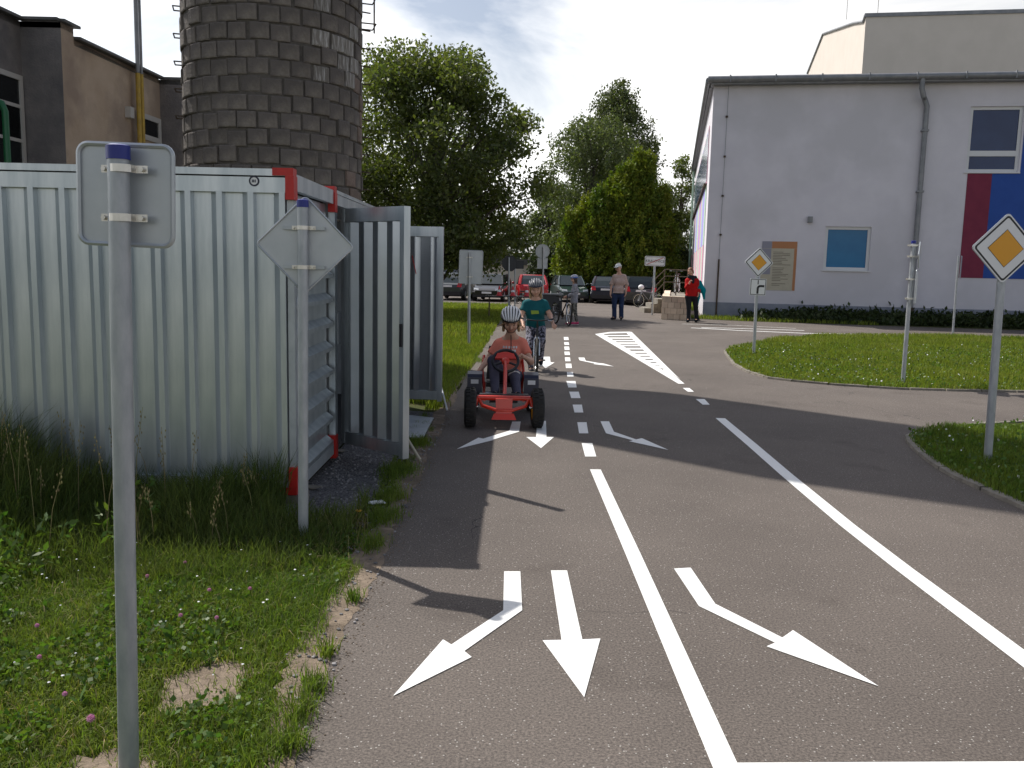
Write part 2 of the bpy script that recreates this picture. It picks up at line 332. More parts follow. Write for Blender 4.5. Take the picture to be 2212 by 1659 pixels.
def text_mesh(txt, size, m, origin, ux, uy, depth=.002, align='CENTER'):
    cu = bpy.data.curves.new('t', 'FONT'); cu.body = txt; cu.size = size; cu.align_x = align; cu.align_y = 'CENTER'; cu.resolution_u = 3
    t = bpy.data.objects.new('t', cu); COL.objects.link(t); bpy.context.view_layer.update()
    me = bpy.data.meshes.new_from_object(t.evaluated_get(bpy.context.evaluated_depsgraph_get())); bpy.data.objects.remove(t)
    ux, uy = Vector(ux).normalized(), Vector(uy).normalized(); nz = ux.cross(uy); o = Vector(origin) + nz * depth
    for v in me.vertices: v.co = o + ux * v.co.x + uy * v.co.y
    me.materials.clear(); me.materials.append(m); return me
def copy_tree(o, parent=None):
    c = o.copy(); COL.objects.link(c)
    if parent is not None: c.parent = parent
    for ch in o.children: copy_tree(ch, c)
    return c
def inpoly(x, y, poly):
    x = np.asarray(x); y = np.asarray(y); c = np.zeros(x.shape, bool); n = len(poly)
    for i in range(n):
        x0, y0 = poly[i][0], poly[i][1]; x1, y1 = poly[i - 1][0], poly[i - 1][1]
        k = ((y0 > y) != (y1 > y)) & (x < (x1 - x0) * (y - y0) / (y1 - y0 + 1e-12) + x0); c ^= k
    return c
K = 2212 / 3264
def cv(x0, y0, s): return lambda cx, cy: ((x0 + cx / s) * K, (y0 + cy / s) * K)

# ================================================================== SETTING: ground, road, islands
gb = MB(); LOW = -.22                                 # the far car park lies a little lower
for (ya, za), (yb, zb_) in zip([(-300, -.02), (37.9, -.02), (44, LOW - .03)], [(37.9, -.02), (44, LOW - .03), (1500, LOW - .03)]):
    gb.add([(-900, ya, za), (900, ya, za), (900, yb, zb_), (-900, yb, zb_)], [(0, 1, 2, 3)])
tag(gb.build('ground', M['ground']), kind='structure')
jit = lambda a: random.uniform(-a, a)
le = []                                              # left edge of the asphalt
y = -6.0
while y < 37.6:
    x = -.75 if y < 10 else (-.75 + (y - 10) * .022)
    le.append((x + jit(.022) + .02 * math.sin(y * 2.3), y)); y += .16 if y < 10 else .5
road_poly = le + [(-.14, 37.9), (13, 37.9), (13, 35), (48, 29), (48, -6)]
road = tag(sheet([(p[0], p[1], 0) for p in road_poly], 0).build('road', M['asphalt']), kind='structure')
cp = MB(); cp.add([(-.14, 37.9, 0), (13, 37.9, 0), (13, 44, LOW), (-.3, 44, LOW)], [(0, 1, 2, 3)]); cp.add([(-45, 44, LOW), (-.3, 44, LOW), (13, 44, LOW), (13, 55, LOW), (-45, 55, LOW)], [(0, 1, 2, 3, 4)])
tag(cp.build('car_park', M['asphalt']), kind='structure')
# sandy strip along the left edge
outer = []; inner = []
y = 1.4
while y < 13.5:
    w = .065 + .035 * math.sin(y * 1.7 + 1) + .025 * math.sin(y * 4.1)
    outer.append((-.79 - max(.03, w) + jit(.02), y)); inner.append((-.705 + jit(.016) + .02 * math.sin(y * 3.1), y)); y += .06
tag(sheet([(p[0], p[1], 0) for p in outer + inner[::-1]], .0015).build('soil_strip', M['soil']), kind='structure')
gp = [(-1.5, 5.25), (-1.15, 5.1), (-.98, 5.5), (-.92, 6.2), (-.96, 6.7), (-.9, 7.6), (-.82, 8.6), (-.85, 9.7), (-1.5, 9.9)]
tag(sheet([(p[0] + jit(.03), p[1], 0) for p in gp], -.008).build('gravel_patch', M['gravel']), kind='structure')
def blob(cx, cy, rx, ry, z, n=26, a=.25):
    return sheet([(cx + rx * math.cos(t) * (1 + jit(a)), cy + ry * math.sin(t) * (1 + jit(a)), 0) for t in [2 * math.pi * i / n for i in range(n)]], z)
bp0 = gd(440, 1478); BARE = [(bp0.x, bp0.y, .155, .19)]
tag(blob(bp0.x, bp0.y, .17, .21, -.006).build('bare_soil_patch', M['soil']), kind='structure')
bp1 = gd(230, 1665); BARE.append((bp1.x, bp1.y, .16, .10)); tag(blob(bp1.x, bp1.y, .17, .12, -.006).build('bare_soil_patch', M['soil']), kind='structure')

# painted markings (children of the road)
PZ = .004
HZ = [0.0]
def marking(name, pts, m='paint'):
    if name.startswith('hatch'): HZ[0] += .0004
    return sheet([gd(x, y, PZ) for x, y in pts], PZ + (HZ[0] if name.startswith('hatch') else (.0012 if name == 'stop_line' else 0))).build(name, M[m], road)
marking('turn_arrow', [(1089, 1234), (1124, 1234), (1128, 1318), (1003, 1406), (1019, 1419), (849, 1503), (957, 1381), (975, 1392), (1087, 1318)])
marking('straight_arrow', [(1190, 1232), (1225, 1232), (1258, 1381), (1297, 1379), (1262, 1506), (1172, 1383), (1213, 1382)])
marking('turn_arrow', [(1456, 1228), (1492, 1226), (1545, 1304), (1690, 1377), (1713, 1361), (1898, 1482), (1656, 1396), (1674, 1388), (1510, 1309)])
c = cv(1200, 1300, 2.37)
marking('turn_arrow', [c(*p) for p in [(1025, 103), (1090, 103), (1078, 180), (868, 243), (892, 241), (606, 311), (770, 225), (806, 232), (1003, 172)]])
marking('straight_arrow', [c(*p) for p in [(1215, 98), (1280, 98), (1285, 220), (1341, 220), (1243, 304), (1132, 220), (1205, 220)]])
c = cv(1100, 1150, 1.0222)
marking('turn_arrow', [c(*p) for p in [(832, 197), (860, 197), (876, 231), (948, 256), (967, 252), (1053, 290), (925, 262), (938, 259), (850, 236)]])
c = cv(1750, 1000, 3.687)
marking('straight_arrow', [c(*p) for p in [(-70, 505), (10, 505), (18, 570), (65, 572), (-40, 640), (-130, 570), (-85, 570)]])
marking('turn_arrow', [c(*p) for p in [(345, 515), (415, 515), (432, 552), (590, 580), (640, 584), (762, 619), (520, 592), (540, 586), (360, 548)]])
for cx, cy, w, h in [(202, 291, 55, 36), (207, 350, 56, 33), (210, 405, 58, 40), (213, 465, 62, 40), (219, 535, 62, 46), (231, 612, 70, 52), (249, 712, 74, 55)]:
    marking('centre_dash', [c(cx - w / 2 - 2, cy - h / 2), c(cx + w / 2 - 4, cy - h / 2), c(cx + w / 2 + 3, cy + h / 2), c(cx - w / 2 + 3, cy + h / 2)])
for q in [[(1222 + 3, 842 - 4 + 7)]]: pass
for q in [[(1223.5, 823), (1246 - 3, 823), (1249 - 3, 837), (1227.5, 837)], [(1229.5, 846), (1250, 846), (1254, 860), (1234, 860)],
          [(1237, 874), (1257, 874), (1260, 891), (1241, 891)], [(1247, 912), (1267, 912), (1271, 936), (1251, 936)], [(1256.5, 957), (1279.5, 957), (1288, 986), (1264, 986)]]:
    marking('centre_dash', q)
a, b_ = gd(1286, 1015), gd(1568, 1659)
ribbon([(a.x, a.y), ((a.x + b_.x) / 2 + .004, (a.y + b_.y) / 2), (b_.x, b_.y), (b_.x + .005, 2.2)], .088, PZ).build('centre_line', M['paint'], road)
marking('stop_line', [(1590, 1648), (2260, 1645), (2260, 1740), (1590, 1740)])
pts = [(1556, 904), (1625, 962), (1700, 1027), (1830, 1135), (1950, 1228), (2100, 1340), (2212, 1424), (2400, 1568)]
ribbon([gd(*p)[:2] for p in pts], .105, PZ).build('edge_line', M['paint'], road)
for q in [[(1475, 838), (1489, 838), (1499, 846), (1486, 846)], [(1503, 862), (1522, 862), (1533, 874), (1518, 874)]]: marking('edge_dash', q)
hl = lambda y: 540 + (y - 238) * (1520 - 540) / (822 - 238); hr = lambda y: 965 + (y - 213) * (1592 - 965) / (822 - 213)
marking('hatch_border', [c(*p) for p in [(538, 238), (640, 240), (1350, 668), (1400, 668), (1592, 822), (1520, 822)]])
marking('hatch_border', [c(*p) for p in [(905, 222), (970, 213), (1545, 776), (1400, 667), (1352, 667)]])
marking('hatch_border', [c(*p) for p in [(545, 237), (720, 214), (960, 211), (930, 228), (720, 232), (640, 239)]])
for y in (257, 287, 317, 346, 375, 412, 450, 485, 521, 559, 597, 632):
    h = 7 + (y - 257) * .022
    marking('hatch_bar', [c(hl(y - h) + 60, y - h), c(hr(y - h) - 40, y - h), c(hr(y + h) - 40, y + h), c(hl(y + h) + 60, y + h)])
c = cv(1750, 780, 3.687)
for pts, w, m in [([(1562, 932), (2212, 950), (2900, 985)], .10, 'oldpaint'), ([(1670, 978), (1900, 990), (2212, 1008), (3000, 1042), (4800, 1075)], .16, 'paint'), ([(1790, 975), (2212, 985), (3000, 1010)], .14, 'paint')]:
    ribbon([gd(*c(*p))[:2] for p in pts], w, PZ + (.001 if w == .14 else 0)).build('lane_line', M[m], road)

# grass islands with kerb stones
def island(px, close, label):
    P = [gd(*p) for p in px]; poly = [(p.x, p.y) for p in P] + close
    st = tag(sheet([(p[0], p[1], 0) for p in poly], .012).build('grass_island', M['ground']), kind='structure')
    run = []                                          # resample the kerb line
    for a, b in zip(P[:-1], P[1:]):
        n = max(1, int((b - a).length / .12))
        run += [a.lerp(b, i / n) for i in range(n)]
    run.append(P[-1]); i = 0
    while i < len(run) - 1:
        j = min(i + 4, len(run) - 1); b = MB(); w = .085; vs = []
        for k in range(i, j + 1):
            t = (run[min(k + 1, len(run) - 1)] - run[max(k - 1, 0)]).normalized(); q = Vector((-t.y, t.x, 0)) * w / 2
            s = .012 if k == i else (-.012 if k == j else 0)
            p = run[k] + t * s
            vs += [p + q + Vector((0, 0, -.02)), p - q + Vector((0, 0, -.02)), p - q * .85 + Vector((0, 0, .028 + jit(.004))), p + q * .85 + Vector((0, 0, .030))]
        n = j - i; fs = []
        for k in range(n):
            o = 4 * k
            for e in range(4): fs.append((o + e, o + (e + 1) % 4, o + 4 + (e + 1) % 4, o + 4 + e))
        fs += [(3, 2, 1, 0), (4 * n, 4 * n + 1, 4 * n + 2, 4 * n + 3)]
        b.add(vs, fs).build('kerb_stone', M['kerb'], st); i = j
    return poly
c4_ = cv(2300, 950, 2.2946)
ISL1 = island([c4_(*p) for p in [(2600, 690), (2212, 690), (1700, 680), (1300, 668), (850, 640), (520, 610), (350, 590), (200, 545), (100, 490), (50, 430), (28, 395), (60, 372), (250, 337), (450, 312), (700, 291), (1000, 286), (1400, 292), (2212, 315), (2700, 330)]], [(22, 20)], '')
c5_ = cv(2700, 1250, 3.922)
ISL2 = island([c5_(*p) for p in [(2900, 380), (2212, 385), (1500, 428), (1250, 462), (1000, 503), (850, 535), (775, 570), (790, 630), (900, 750), (1050, 870), (1200, 975), (1400, 1085), (1600, 1175), (1850, 1290), (2212, 1450), (2700, 1660)]], [(9, 5.2)], '')

# ================================================================== STORAGE CONTAINERS
def rib_profile(L, period, d, wide=.50, s=.10, nar=.26):    # list of (along, out) for one sheet
    k = period; return [(0, d), (wide * k, d), ((wide + s) * k, 0), ((wide + s + nar) * k, 0), (k - .012, 0), (k, d)]
def rib_panel_mesh(period, h, d, wide=.55, s=.2, nar=.19, door=False):
    a = [(0, 0), (wide * period, 0), ((wide + s) * period, d), ((wide + s + nar) * period, d), ((wide + s + nar) * period + .006, 0), (period, 0)]
    if door: a = [(0, 0), (wide * period, 0), (wide * period + .008, d), ((wide + nar) * period, d), ((wide + nar + s) * period, 0), (period, 0)]
    b = MB(); vs = []
    for x, o in a: vs += [(x, -o, 0), (x, -o, h)]
    for x, o in a: vs += [(x, -o + .004, 0), (x, -o + .004, h)]
    n = len(a); fs = [(2 * i, 2 * i + 2, 2 * i + 3, 2 * i + 1) for i in range(n - 1)]; q = 2 * n
    fs += [(q + 2 * i, q + 2 * i + 1, q + 2 * i + 3, q + 2 * i + 2) for i in range(n - 1)]
    fs += [(2 * i + 1, 2 * i + 3, q + 2 * i + 3, q + 2 * i + 1) for i in range(n - 1)] + [(0, 1, q + 1, q), (2 * n - 1, 2 * n - 2, q + 2 * n - 2, q + 2 * n - 1)]
    b.add(vs, fs); return b
CX, CY0, CY1 = -1.445, 5.83, 7.13
ct = root('storage_container', 'galvanised ribbed storage container with red corners, its long side facing the camera', 'container', (-3.4, 6.5, 0))
pm = rib_panel_mesh(.2045, 1.90, .046, .53, .23, .18).mesh('ribbed_panel', M['zinc'])
x = CX - .045 - .2045; i = 0
while x > -5.6:
    o = link('wall_panel', pm, ct); o.matrix_parent_inverse = Matrix.Translation(-ct.location); o.location = (x, CY0 + .030, .17); x -= .2045; i += 1
xl = x + .2
MB().bbox((xl, CY0 + .045, .17), (CX - .05, CY0 + .05, 2.06)).build('wall_backing', M['dark'], ct)
MB().bbox((xl, CY0 - .012, 2.065), (CX - .045, CY0 + .06, 2.163)).build('top_beam', M['zinc'], ct)
MB().bbox((xl, CY0 - .024, 2.172), (CX - .03, CY0 + .10, 2.216)).build('roof_rim', M['zinc'], ct)
MB().bbox((xl, CY0 - .006, .075), (CX - .05, CY0 + .08, .168)).build('bottom_beam', M['zincd'], ct)
MB().bbox((xl, CY0 + .10, 2.15), (CX - .03, CY1 - .02, 2.19)).build('roof', M['zincd'], ct)
MB().bbox((xl, CY1 - .03, .1), (CX - .06, CY1 - .02, 2.15)).build('rear_wall', M['zincd'], ct)
MB().bbox((CX - .048, CY0 + .0, .10), (CX - .004, CY0 + .05, 2.166)).build('corner_post', M['zincd'], ct)
def red_corner(x, y, z, sgn, parent, label=None):
    b = MB(); b.bbox((x - .135, y - .034, z - .048), (x, y + .06, z)) if sgn > 0 else b.bbox((x - .13, y - .022, z), (x, y + .06, z + .048))
    b.bbox((x - .052, y - .036, z - .20), (x + .004, y + .064, z - .0485)) if sgn > 0 else b.bbox((x - .052, y - .024, z + .0485), (x + .004, y + .064, z + .19))
    return b.build('corner_bracket', M['red_paint'], parent)
red_corner(CX + .003, CY0, 2.222, 1, ct); red_corner(CX + .003, CY0, .055, -1, ct)
b = MB(); b.box((CX - .06, CY0 + .06, .02), (.22, .16, .06)); b.build('support_block', M['kerb'], ct)
# end wall of sloping horizontal sheets
hb = MB(); hb.prism([(0, 0, 0), (.028, 0, .0), (.028, 0, .03), (-.03, 0, .075), (-.03, 0, .19), (-.04, 0, .19), (-.04, 0, 0)], (0, 1, 0), CY1 - CY0 - .13)
hm = hb.mesh('louvre_panel', M['zinc'])
for k in range(10):
    o = link('end_panel', hm, ct); o.matrix_parent_inverse = Matrix.Translation(-ct.location); o.location = (CX - .028, CY0 + .052, .16 + .192 * k)
MB().bbox((CX - .09, CY0 + .055, .08), (CX - .075, CY1 - .08, 2.1)).build('wall_backing', M['dark'], ct)
MB().bbox((CX - .045, CY0 + .055, .075), (CX + .002, CY1 - .08, .158)).build('bottom_beam', M['zincd'], ct)
MB().prism([(CX - .04, CY0 + .055, 2.084), (CX + .006, CY0 + .055, 2.084), (CX + .006, CY0 + .055, 2.19), (CX - .04, CY0 + .055, 2.19)], (0, 1, 0), CY1 - CY0 - .13).build('top_beam', M['zinc'], ct)
# round emblem on the top beam
ec = at(549, 391, CY0 - .013); ec.y = CY0 - .0135
b = MB(); ring = [(.024, 0), (.024, -.002), (.034, -.002), (.034, 0), (.024, 0)]; b.lathe(ring, ec, 'y', 28); b.build('emblem', M['navyp'], ct)
b = MB(); b.lathe([(0, -.0015), (.0235, -.0015), (.0235, 0)], ec, 'y', 24); em = b.build('emblem_disc', M['white'], ct)
for dx in (-.011, -.002, .008):
    MB().box(ec + Vector((dx, -.003, 0)), (.005, .002, .018)).build('emblem_letter', M['navyp'], em)

c2 = root('storage_container', 'galvanised storage container standing behind the ribbed one, both door leaves open', 'container', (-3, 8.5, 0))
Y0, Y1 = CY1 + .01, 10.35
MB().bbox((-5.2, Y0, .08), (CX - .05, Y0 + .03, 2.1)).build('front_wall', M['zincd'], c2)
MB().bbox((-5.2, Y1 - .03, .08), (CX - .05, Y1, 2.1)).build('rear_wall', M['zincd'], c2)
MB().bbox((-5.2, Y0, 2.12), (CX - .02, Y1, 2.17)).build('roof', M['zincd'], c2)
MB().bbox((-5.22, Y0, .08), (-5.19, Y1, 2.1)).build('far_wall', M['zincd'], c2)
MB().bbox((-5.2, Y0, .05), (CX - .03, Y1, .085)).build('floor', M['dark'], c2)
MB().bbox((CX - .05, Y0 - .03, .09), (CX + .004, Y0 + .06, 2.16)).build('door_post', M['zinc'], c2)
MB().bbox((CX - .05, Y0 + .061, .09), (CX - .012, Y0 + .13, 2.10)).build('lock_rail', M['zincd'], c2)
MB().bbox((CX - .04, Y0 + .131, .95), (CX - .002, Y0 + .24, 1.22)).build('lock_plate', M['zincd'], c2)
MB().bbox((CX - .05, Y1 - .07, .09), (CX + .004, Y1 + .01, 2.16)).build('door_post', M['zinc'], c2)
MB().bbox((CX - .05, Y0 + .061, 2.085), (CX + .002, Y1 - .071, 2.17)).build('door_lintel', M['zinc'], c2)
MB().bbox((CX - .02, Y0 - .03, 2.172), (CX + .01, Y1, 2.20)).build('roof_rim', M['zinc'], c2)
red_corner(CX + .012, Y0 - .04, 2.222, 1, c2)
MB().bbox((CX - .07, Y0 - .055, .03), (CX + .012, Y0 + .03, .22)).build('corner_bracket', M['red_paint'], c2)
MB().bbox((CX - .30, Y0 + .35, .085), (CX - .12, Y0 + .55, .75)).build('stored_crate', mat('brown_wood', (.12, .07, .04), (.18, .11, .06), scale=8), c2)
def door_leaf(P, Q, z0, z1, name, n, outward):
    # leaf from hinge P to free edge Q, ribbed on the side given by outward
    P, Q = Vector(P), Vector(Q); d = Q - P; L = d.length; ang = math.atan2(d.y, d.x)
    lf = MB()
    k = (L - .09) / n; me = rib_panel_mesh(k, z1 - z0 - .22, .045, .42, .30, .10, True)
    M4 = Matrix.Translation((P.x, P.y, 0)) @ Matrix.Rotation(ang, 4, 'Z')
    fr = MB()
    for a, b in [((0, -.028, z0), (.045, .02, z1)), ((L - .05, -.03, z0 - .02), (L, .035, z1 + .0)), ((.045, -.026, z1 - .11), (L - .05, .02, z1)), ((.045, -.026, z0), (L - .05, .02, z0 + .10))]: fr.bbox(a, b)
    fr.v = [tuple(M4 @ Vector(v)) for v in fr.v]; fo = fr.build('door_frame', M['zinc'], c2)
    me.v = [tuple(M4 @ Vector((v[0] + .045, v[1] + .012, v[2] + z0 + .105))) for v in me.v]
    base = me.v; 
    pmesh = me.mesh('door_sheet', M['zincdoor'])
    for i in range(n):
        o = link('door_panel', pmesh, c2); o.matrix_parent_inverse = Matrix.Translation(-c2.location); o.location = (d.normalized() * k * i)
    bk = MB(); bk.bbox((.045, .012, z0 + .1), (L - .05, .018, z1 - .11)); bk.v = [tuple(M4 @ Vector(v)) for v in bk.v]; bk.build('door_backing', M['zincd'], c2)
    return M4, L
h1 = gd(764, 955, .10); f1 = gd(876, 986, .10); h1 = Vector((CX + .012, h1.y, 0)); f1.z = 0
M4, L1 = door_leaf(h1, f1, .10, 2.07, 'l', 4, 1)
b = MB(); b.bbox((L1 - .035, -.045, .98), (L1 - .012, -.031, 1.16)); b.v = [tuple(M4 @ Vector(v)) for v in b.v]; b.build('door_handle', M['plasticb'], c2)
f2 = gd(954, 863, .10); h2 = Vector((CX + .012, f2.y + .02, 0)); f2.z = 0
M4, L2 = door_leaf(h2, f2, .10, 2.05, 'l', 3, 1)
tag(MB().tube([at(890, 552, f2.y - .06), at(893, 565, f2.y - .05), at(899, 592, f2.y - .05)], .005, 6).build('red_strap', M['red_paint'], c2))

# loose things lying by the container
def thing_mesh(b, name, m, label, cat, group=None, smooth=False): return tag(b.build(name, m, None, smooth), label, cat, group)
q = [gd(872, 895, .03), gd(937, 902, .03), gd(913, 946, .03), (gd(868, 942, .03))]
thing_mesh(MB().prism(q, (0, 0, -1), .012), 'metal_plate', M['zincd'], 'grey metal plate lying on the ground beside the open door leaf', 'plate')
thing_mesh(MB().tube([gd(966, 886, .01), at(947, 813, 10.25)], .011, 8), 'white_rod', M['white'], 'thin white rod leaning against the far door leaf', 'rod', smooth=True)
thing_mesh(MB().tube([gd(908, 994, .015), at(878, 945, 7.35)], .012, 8), 'wooden_stick', mat('pale_wood', (.45, .40, .30)), 'pale stick leaning at the foot of the near door leaf', 'stick', smooth=True)
for i, (x, y, s, a, lab) in enumerate([(810, 1090, .07, .5, 'crumpled white paper scrap on the gravel next to the asphalt edge'), (735, 1152, .09, .2, 'flat white scrap in the grass right of the diamond sign pole'),
                                  (680, 1056, .06, .1, 'small pale board piece under the container corner'), (728, 975, .10, .9, 'grey flat stone slab in front of the open doorway')]):
    p = gd(x, y, 0); b = MB()
    vs = []; n = 7
    for k in range(n):
        t = 2 * math.pi * k / n; r = s * (.55 + .45 * random.random()); vs.append((p.x + r * math.cos(t) * 1.2, p.y + r * math.sin(t) * .8, .004 + random.random() * .02))
    b.prism(vs, (0, 0, 1), .006); thing_mesh(b, ['paper_scrap', 'paper_scrap', 'board_piece', 'stone_slab'][i], M['white'] if i < 2 else M['kerb'], lab, ['scrap', 'scrap', 'board', 'slab'][i])

# ================================================================== ROUND BLOCK TOWER
al, ar = at(393, 200, 1).x, at(782, 200, 1).x
t1, t2 = math.atan(al), math.atan(ar); tm, th = (t1 + t2) / 2, (t2 - t1) / 2
TD = 15.6; TC = Vector((TD * math.sin(tm), TD * math.cos(tm), 0)); TR = TD * math.sin(th)
tw = root('round_tower', 'tall round tower of rough grey concrete blocks behind the containers', 'tower', TC)
b = MB(); b.lathe([(0, 0), (TR - .03, 0), (TR - .03, 8.2), (0, 8.2)], TC, 'z', 64); b.build('mortar_core', M['mortar'], tw, True)
b = MB(); b.lathe([(TR - .02, 8.2), (TR + .05, 8.25), (TR + .36, 8.9), (TR + .36, 12.3), (TR - .05, 14.6), (TR - .6, 15.3), (0, 15.5)], TC, 'z', 48); b.build('added_shadow_top', M['plaster_d'], tw, True)  # unseen tower top, added and shaped to cast the broad road shadow
NB = 28; CH = .258; ca = 2 * math.pi / NB
def block_mesh(da, h, bulge):
    b = MB(); n = 3; g = .010; vs = []
    for fr, r in ((0, TR - .05), (g, TR - .008 + bulge), (.028, TR + bulge)):
        for z in (fr if fr else .006, h - (fr if fr else .006)):
            for i in range(n + 1):
                a = -da / 2 + da * i / n
                e = (fr if fr else .006) / TR
                a = max(-da / 2 + e, min(da / 2 - e, a)); vs.append((r * math.cos(a), r * math.sin(a), z))
    k = n + 1; fs = []
    def rowq(r0, r1):
        for i in range(n): fs.append((r0 + i, r0 + i + 1, r1 + i + 1, r1 + i))
    rowq(4 * k, 5 * k)
    for L0, L1 in ((0, 2 * k), (2 * k, 4 * k)):
        rowq(L0, L1); rowq(L1 + k, L0 + k)
        fs.append((L0, L1, L1 + k, L0 + k)); fs.append((L1 + n, L0 + n, L0 + k + n, L1 + k + n))
    b.add(vs, fs); return b
variants = [[block_mesh(ca * wv_, CH, bu).mesh('block', M[mm]) for bu, wv_ in ((-.012, 1), (.0, .97), (.006, 1.0), (.016, .985), (.002, 1.0))] for mm in ('block', 'block_red', 'block_pale')]
rest = MB(); vb = block_mesh(ca, CH, 0)
ang_cam = math.atan2(-TC.y, -TC.x); cnt = 0
for r in range(31):
    z = r * CH; off = (r % 2) * ca / 2 + random.uniform(-.12, .12) * ca
    for k in range(NB):
        a = k * ca + off; dl = (a - ang_cam + math.pi) % (2 * math.pi) - math.pi
        if 2.0 < z < 6.75 and abs(dl) < R(97) and cnt < 299:
            right = dl                                   # positive towards the right of the picture
            ty = 0
            if right > R(55) and random.random() < .3 and z < 5.2: ty = 1
            if R(28) < right < R(66) and z > 4.2 and random.random() < .55: ty = 2
            o = link('block', random.choice(variants[ty]), tw); o.rotation_euler = (jit(.006), jit(.012), a + jit(.05) * ca); o.location = (0, 0, z + jit(.006)); o.scale = (1 + jit(.006), random.uniform(.93, 1.02), random.uniform(.94, 1.01)); cnt += 1
        else:
            cs, sn = math.cos(a), math.sin(a)
            rest.add([(TC.x + v[0] * cs - v[1] * sn, TC.y + v[0] * sn + v[1] * cs, v[2] + z) for v in vb.v], vb.f)
for o in tw.children:
    if o.name.startswith('block'): o.matrix_parent_inverse = Matrix.Identity(4)
tag(rest.build('remaining_blocks', M['block'], tw), kind='stuff')
def staple(a, z, w=.32, d=.16):
    n = Vector((math.cos(a), math.sin(a), 0)); t = Vector((-n.y, n.x, 0)); p = TC + n * (TR - .02) + Vector((0, 0, z))
    MB().tube([p - t * w / 2, p - t * w / 2 + n * d, p + t * w / 2 + n * d, p + t * w / 2], .012, 6).build('ladder_rung', M['iron'], tw, True)
aR, aL = ang_cam + R(91), ang_cam - R(88)
for k in range(9): staple(aL, 3.9 + k * .42, .28, .12)
for k in range(14):
    z = 2.6 + k * .29
    n = Vector((math.cos(aR), math.sin(aR), 0)); t = Vector((-n.y, n.x, 0)); p = TC + n * (TR - .02) + Vector((0, 0, z)) - t * .1
    MB().tube([p, p + n * .16 + Vector((0, 0, -.012))], .012, 6).build('iron_peg', M['iron'], tw, True)
for k in range(4): staple(aR + .03, 5.6 + k * .42, .4, .24)
n = Vector((math.cos(aR + .03), math.sin(aR + .03), 0)); p = TC + n * (TR + .22)
MB().tube([p + Vector((0, 0, 5.5)), p + Vector((0, 0, 8.2))], .014, 6).build('ladder_rail', M['iron'], tw, True)

# ================================================================== OCHRE BUILDING BEHIND THE CONTAINERS
lb = root('plaster_building', 'weathered ochre plaster building with dark roof edge left of the round tower', 'building', (-9, 19, 0))
Yp = 16.6
pA = at(50, 200, Yp); pB = at(137, 200, Yp); pE = at(345, 200, 20.5)
wd = Vector((pE.x - pB.x, pE.y - pB.y, 0)).normalized()
pC = Vector((pB.x, pB.y, 0)) + wd * .42
zT = at(137, 48, Yp).z; zL = at(160, 86, pC.y).z
W2a = Vector((pA.x, pA.y, 0)) - wd * 4.5
def V2(p, z=0): return Vector((p[0], p[1], z))
def wall_quad(a, b, z0, z1, m, name='wall', th=.02):
    a, b = V2(a), V2(b); d = (b - a).normalized(); n = Vector((d.y, -d.x, 0))
    bb = MB(); bb.prism([V2(a, z0), V2(b, z0), V2(b, z1), V2(a, z1)], -n, th); return bb.build(name, M[m], lb)
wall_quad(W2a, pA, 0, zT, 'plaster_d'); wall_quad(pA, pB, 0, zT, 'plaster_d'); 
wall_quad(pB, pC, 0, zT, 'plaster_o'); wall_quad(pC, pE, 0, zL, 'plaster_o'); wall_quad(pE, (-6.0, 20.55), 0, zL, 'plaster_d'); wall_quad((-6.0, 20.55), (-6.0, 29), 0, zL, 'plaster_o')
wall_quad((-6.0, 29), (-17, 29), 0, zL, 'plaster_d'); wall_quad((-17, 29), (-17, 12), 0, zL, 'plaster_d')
MB().prism([V2(pC, zL), V2(pE, zL), (-6, 20.55, zL), (-6, 29, zL), (-17, 29, zL), (-17, pC.y, zL)], (0, 0, -1), .1).build('roof', M['rooftin'], lb)
MB().prism([V2(W2a, zT), V2(pA, zT), V2(pB, zT), V2(pC, zT), (-17, pC.y, zT), (-17, W2a.y, zT)], (0, 0, -1), .1).build('roof', M['rooftin'], lb)
def edge_strip(a, b, z, o=.13, h=.05):
    a, b = V2(a), V2(b); d = (b - a).normalized(); n = Vector((d.y, -d.x, 0))
    MB().prism([a + n * o + Vector((0, 0, z)), b + n * o + Vector((0, 0, z)), b - n * .1 + Vector((0, 0, z + .01)), a - n * .1 + Vector((0, 0, z + .01))], (0, 0, 1), h).build('roof_edge', M['rooftin'], lb)
edge_strip(W2a, pA, zT + .004); edge_strip(pA, pB, zT + .008); edge_strip(pB, Vector((pC.x, pC.y, 0)) + wd * .12, zT + .012, .08); edge_strip(pC, pE, zL + .004); edge_strip(pE, (-6, 20.55), zL + .008, .04)
def planept(P0, d, x, y):                               # picture point -> (distance along wall, height)
    P0 = V2(P0); r = ray(x, y); d = V2(d); n = Vector((d.y, -d.x, 0)); t = P0.dot(n) / r.dot(n); p = r * t; return (p - P0).dot(d), HC + p.z
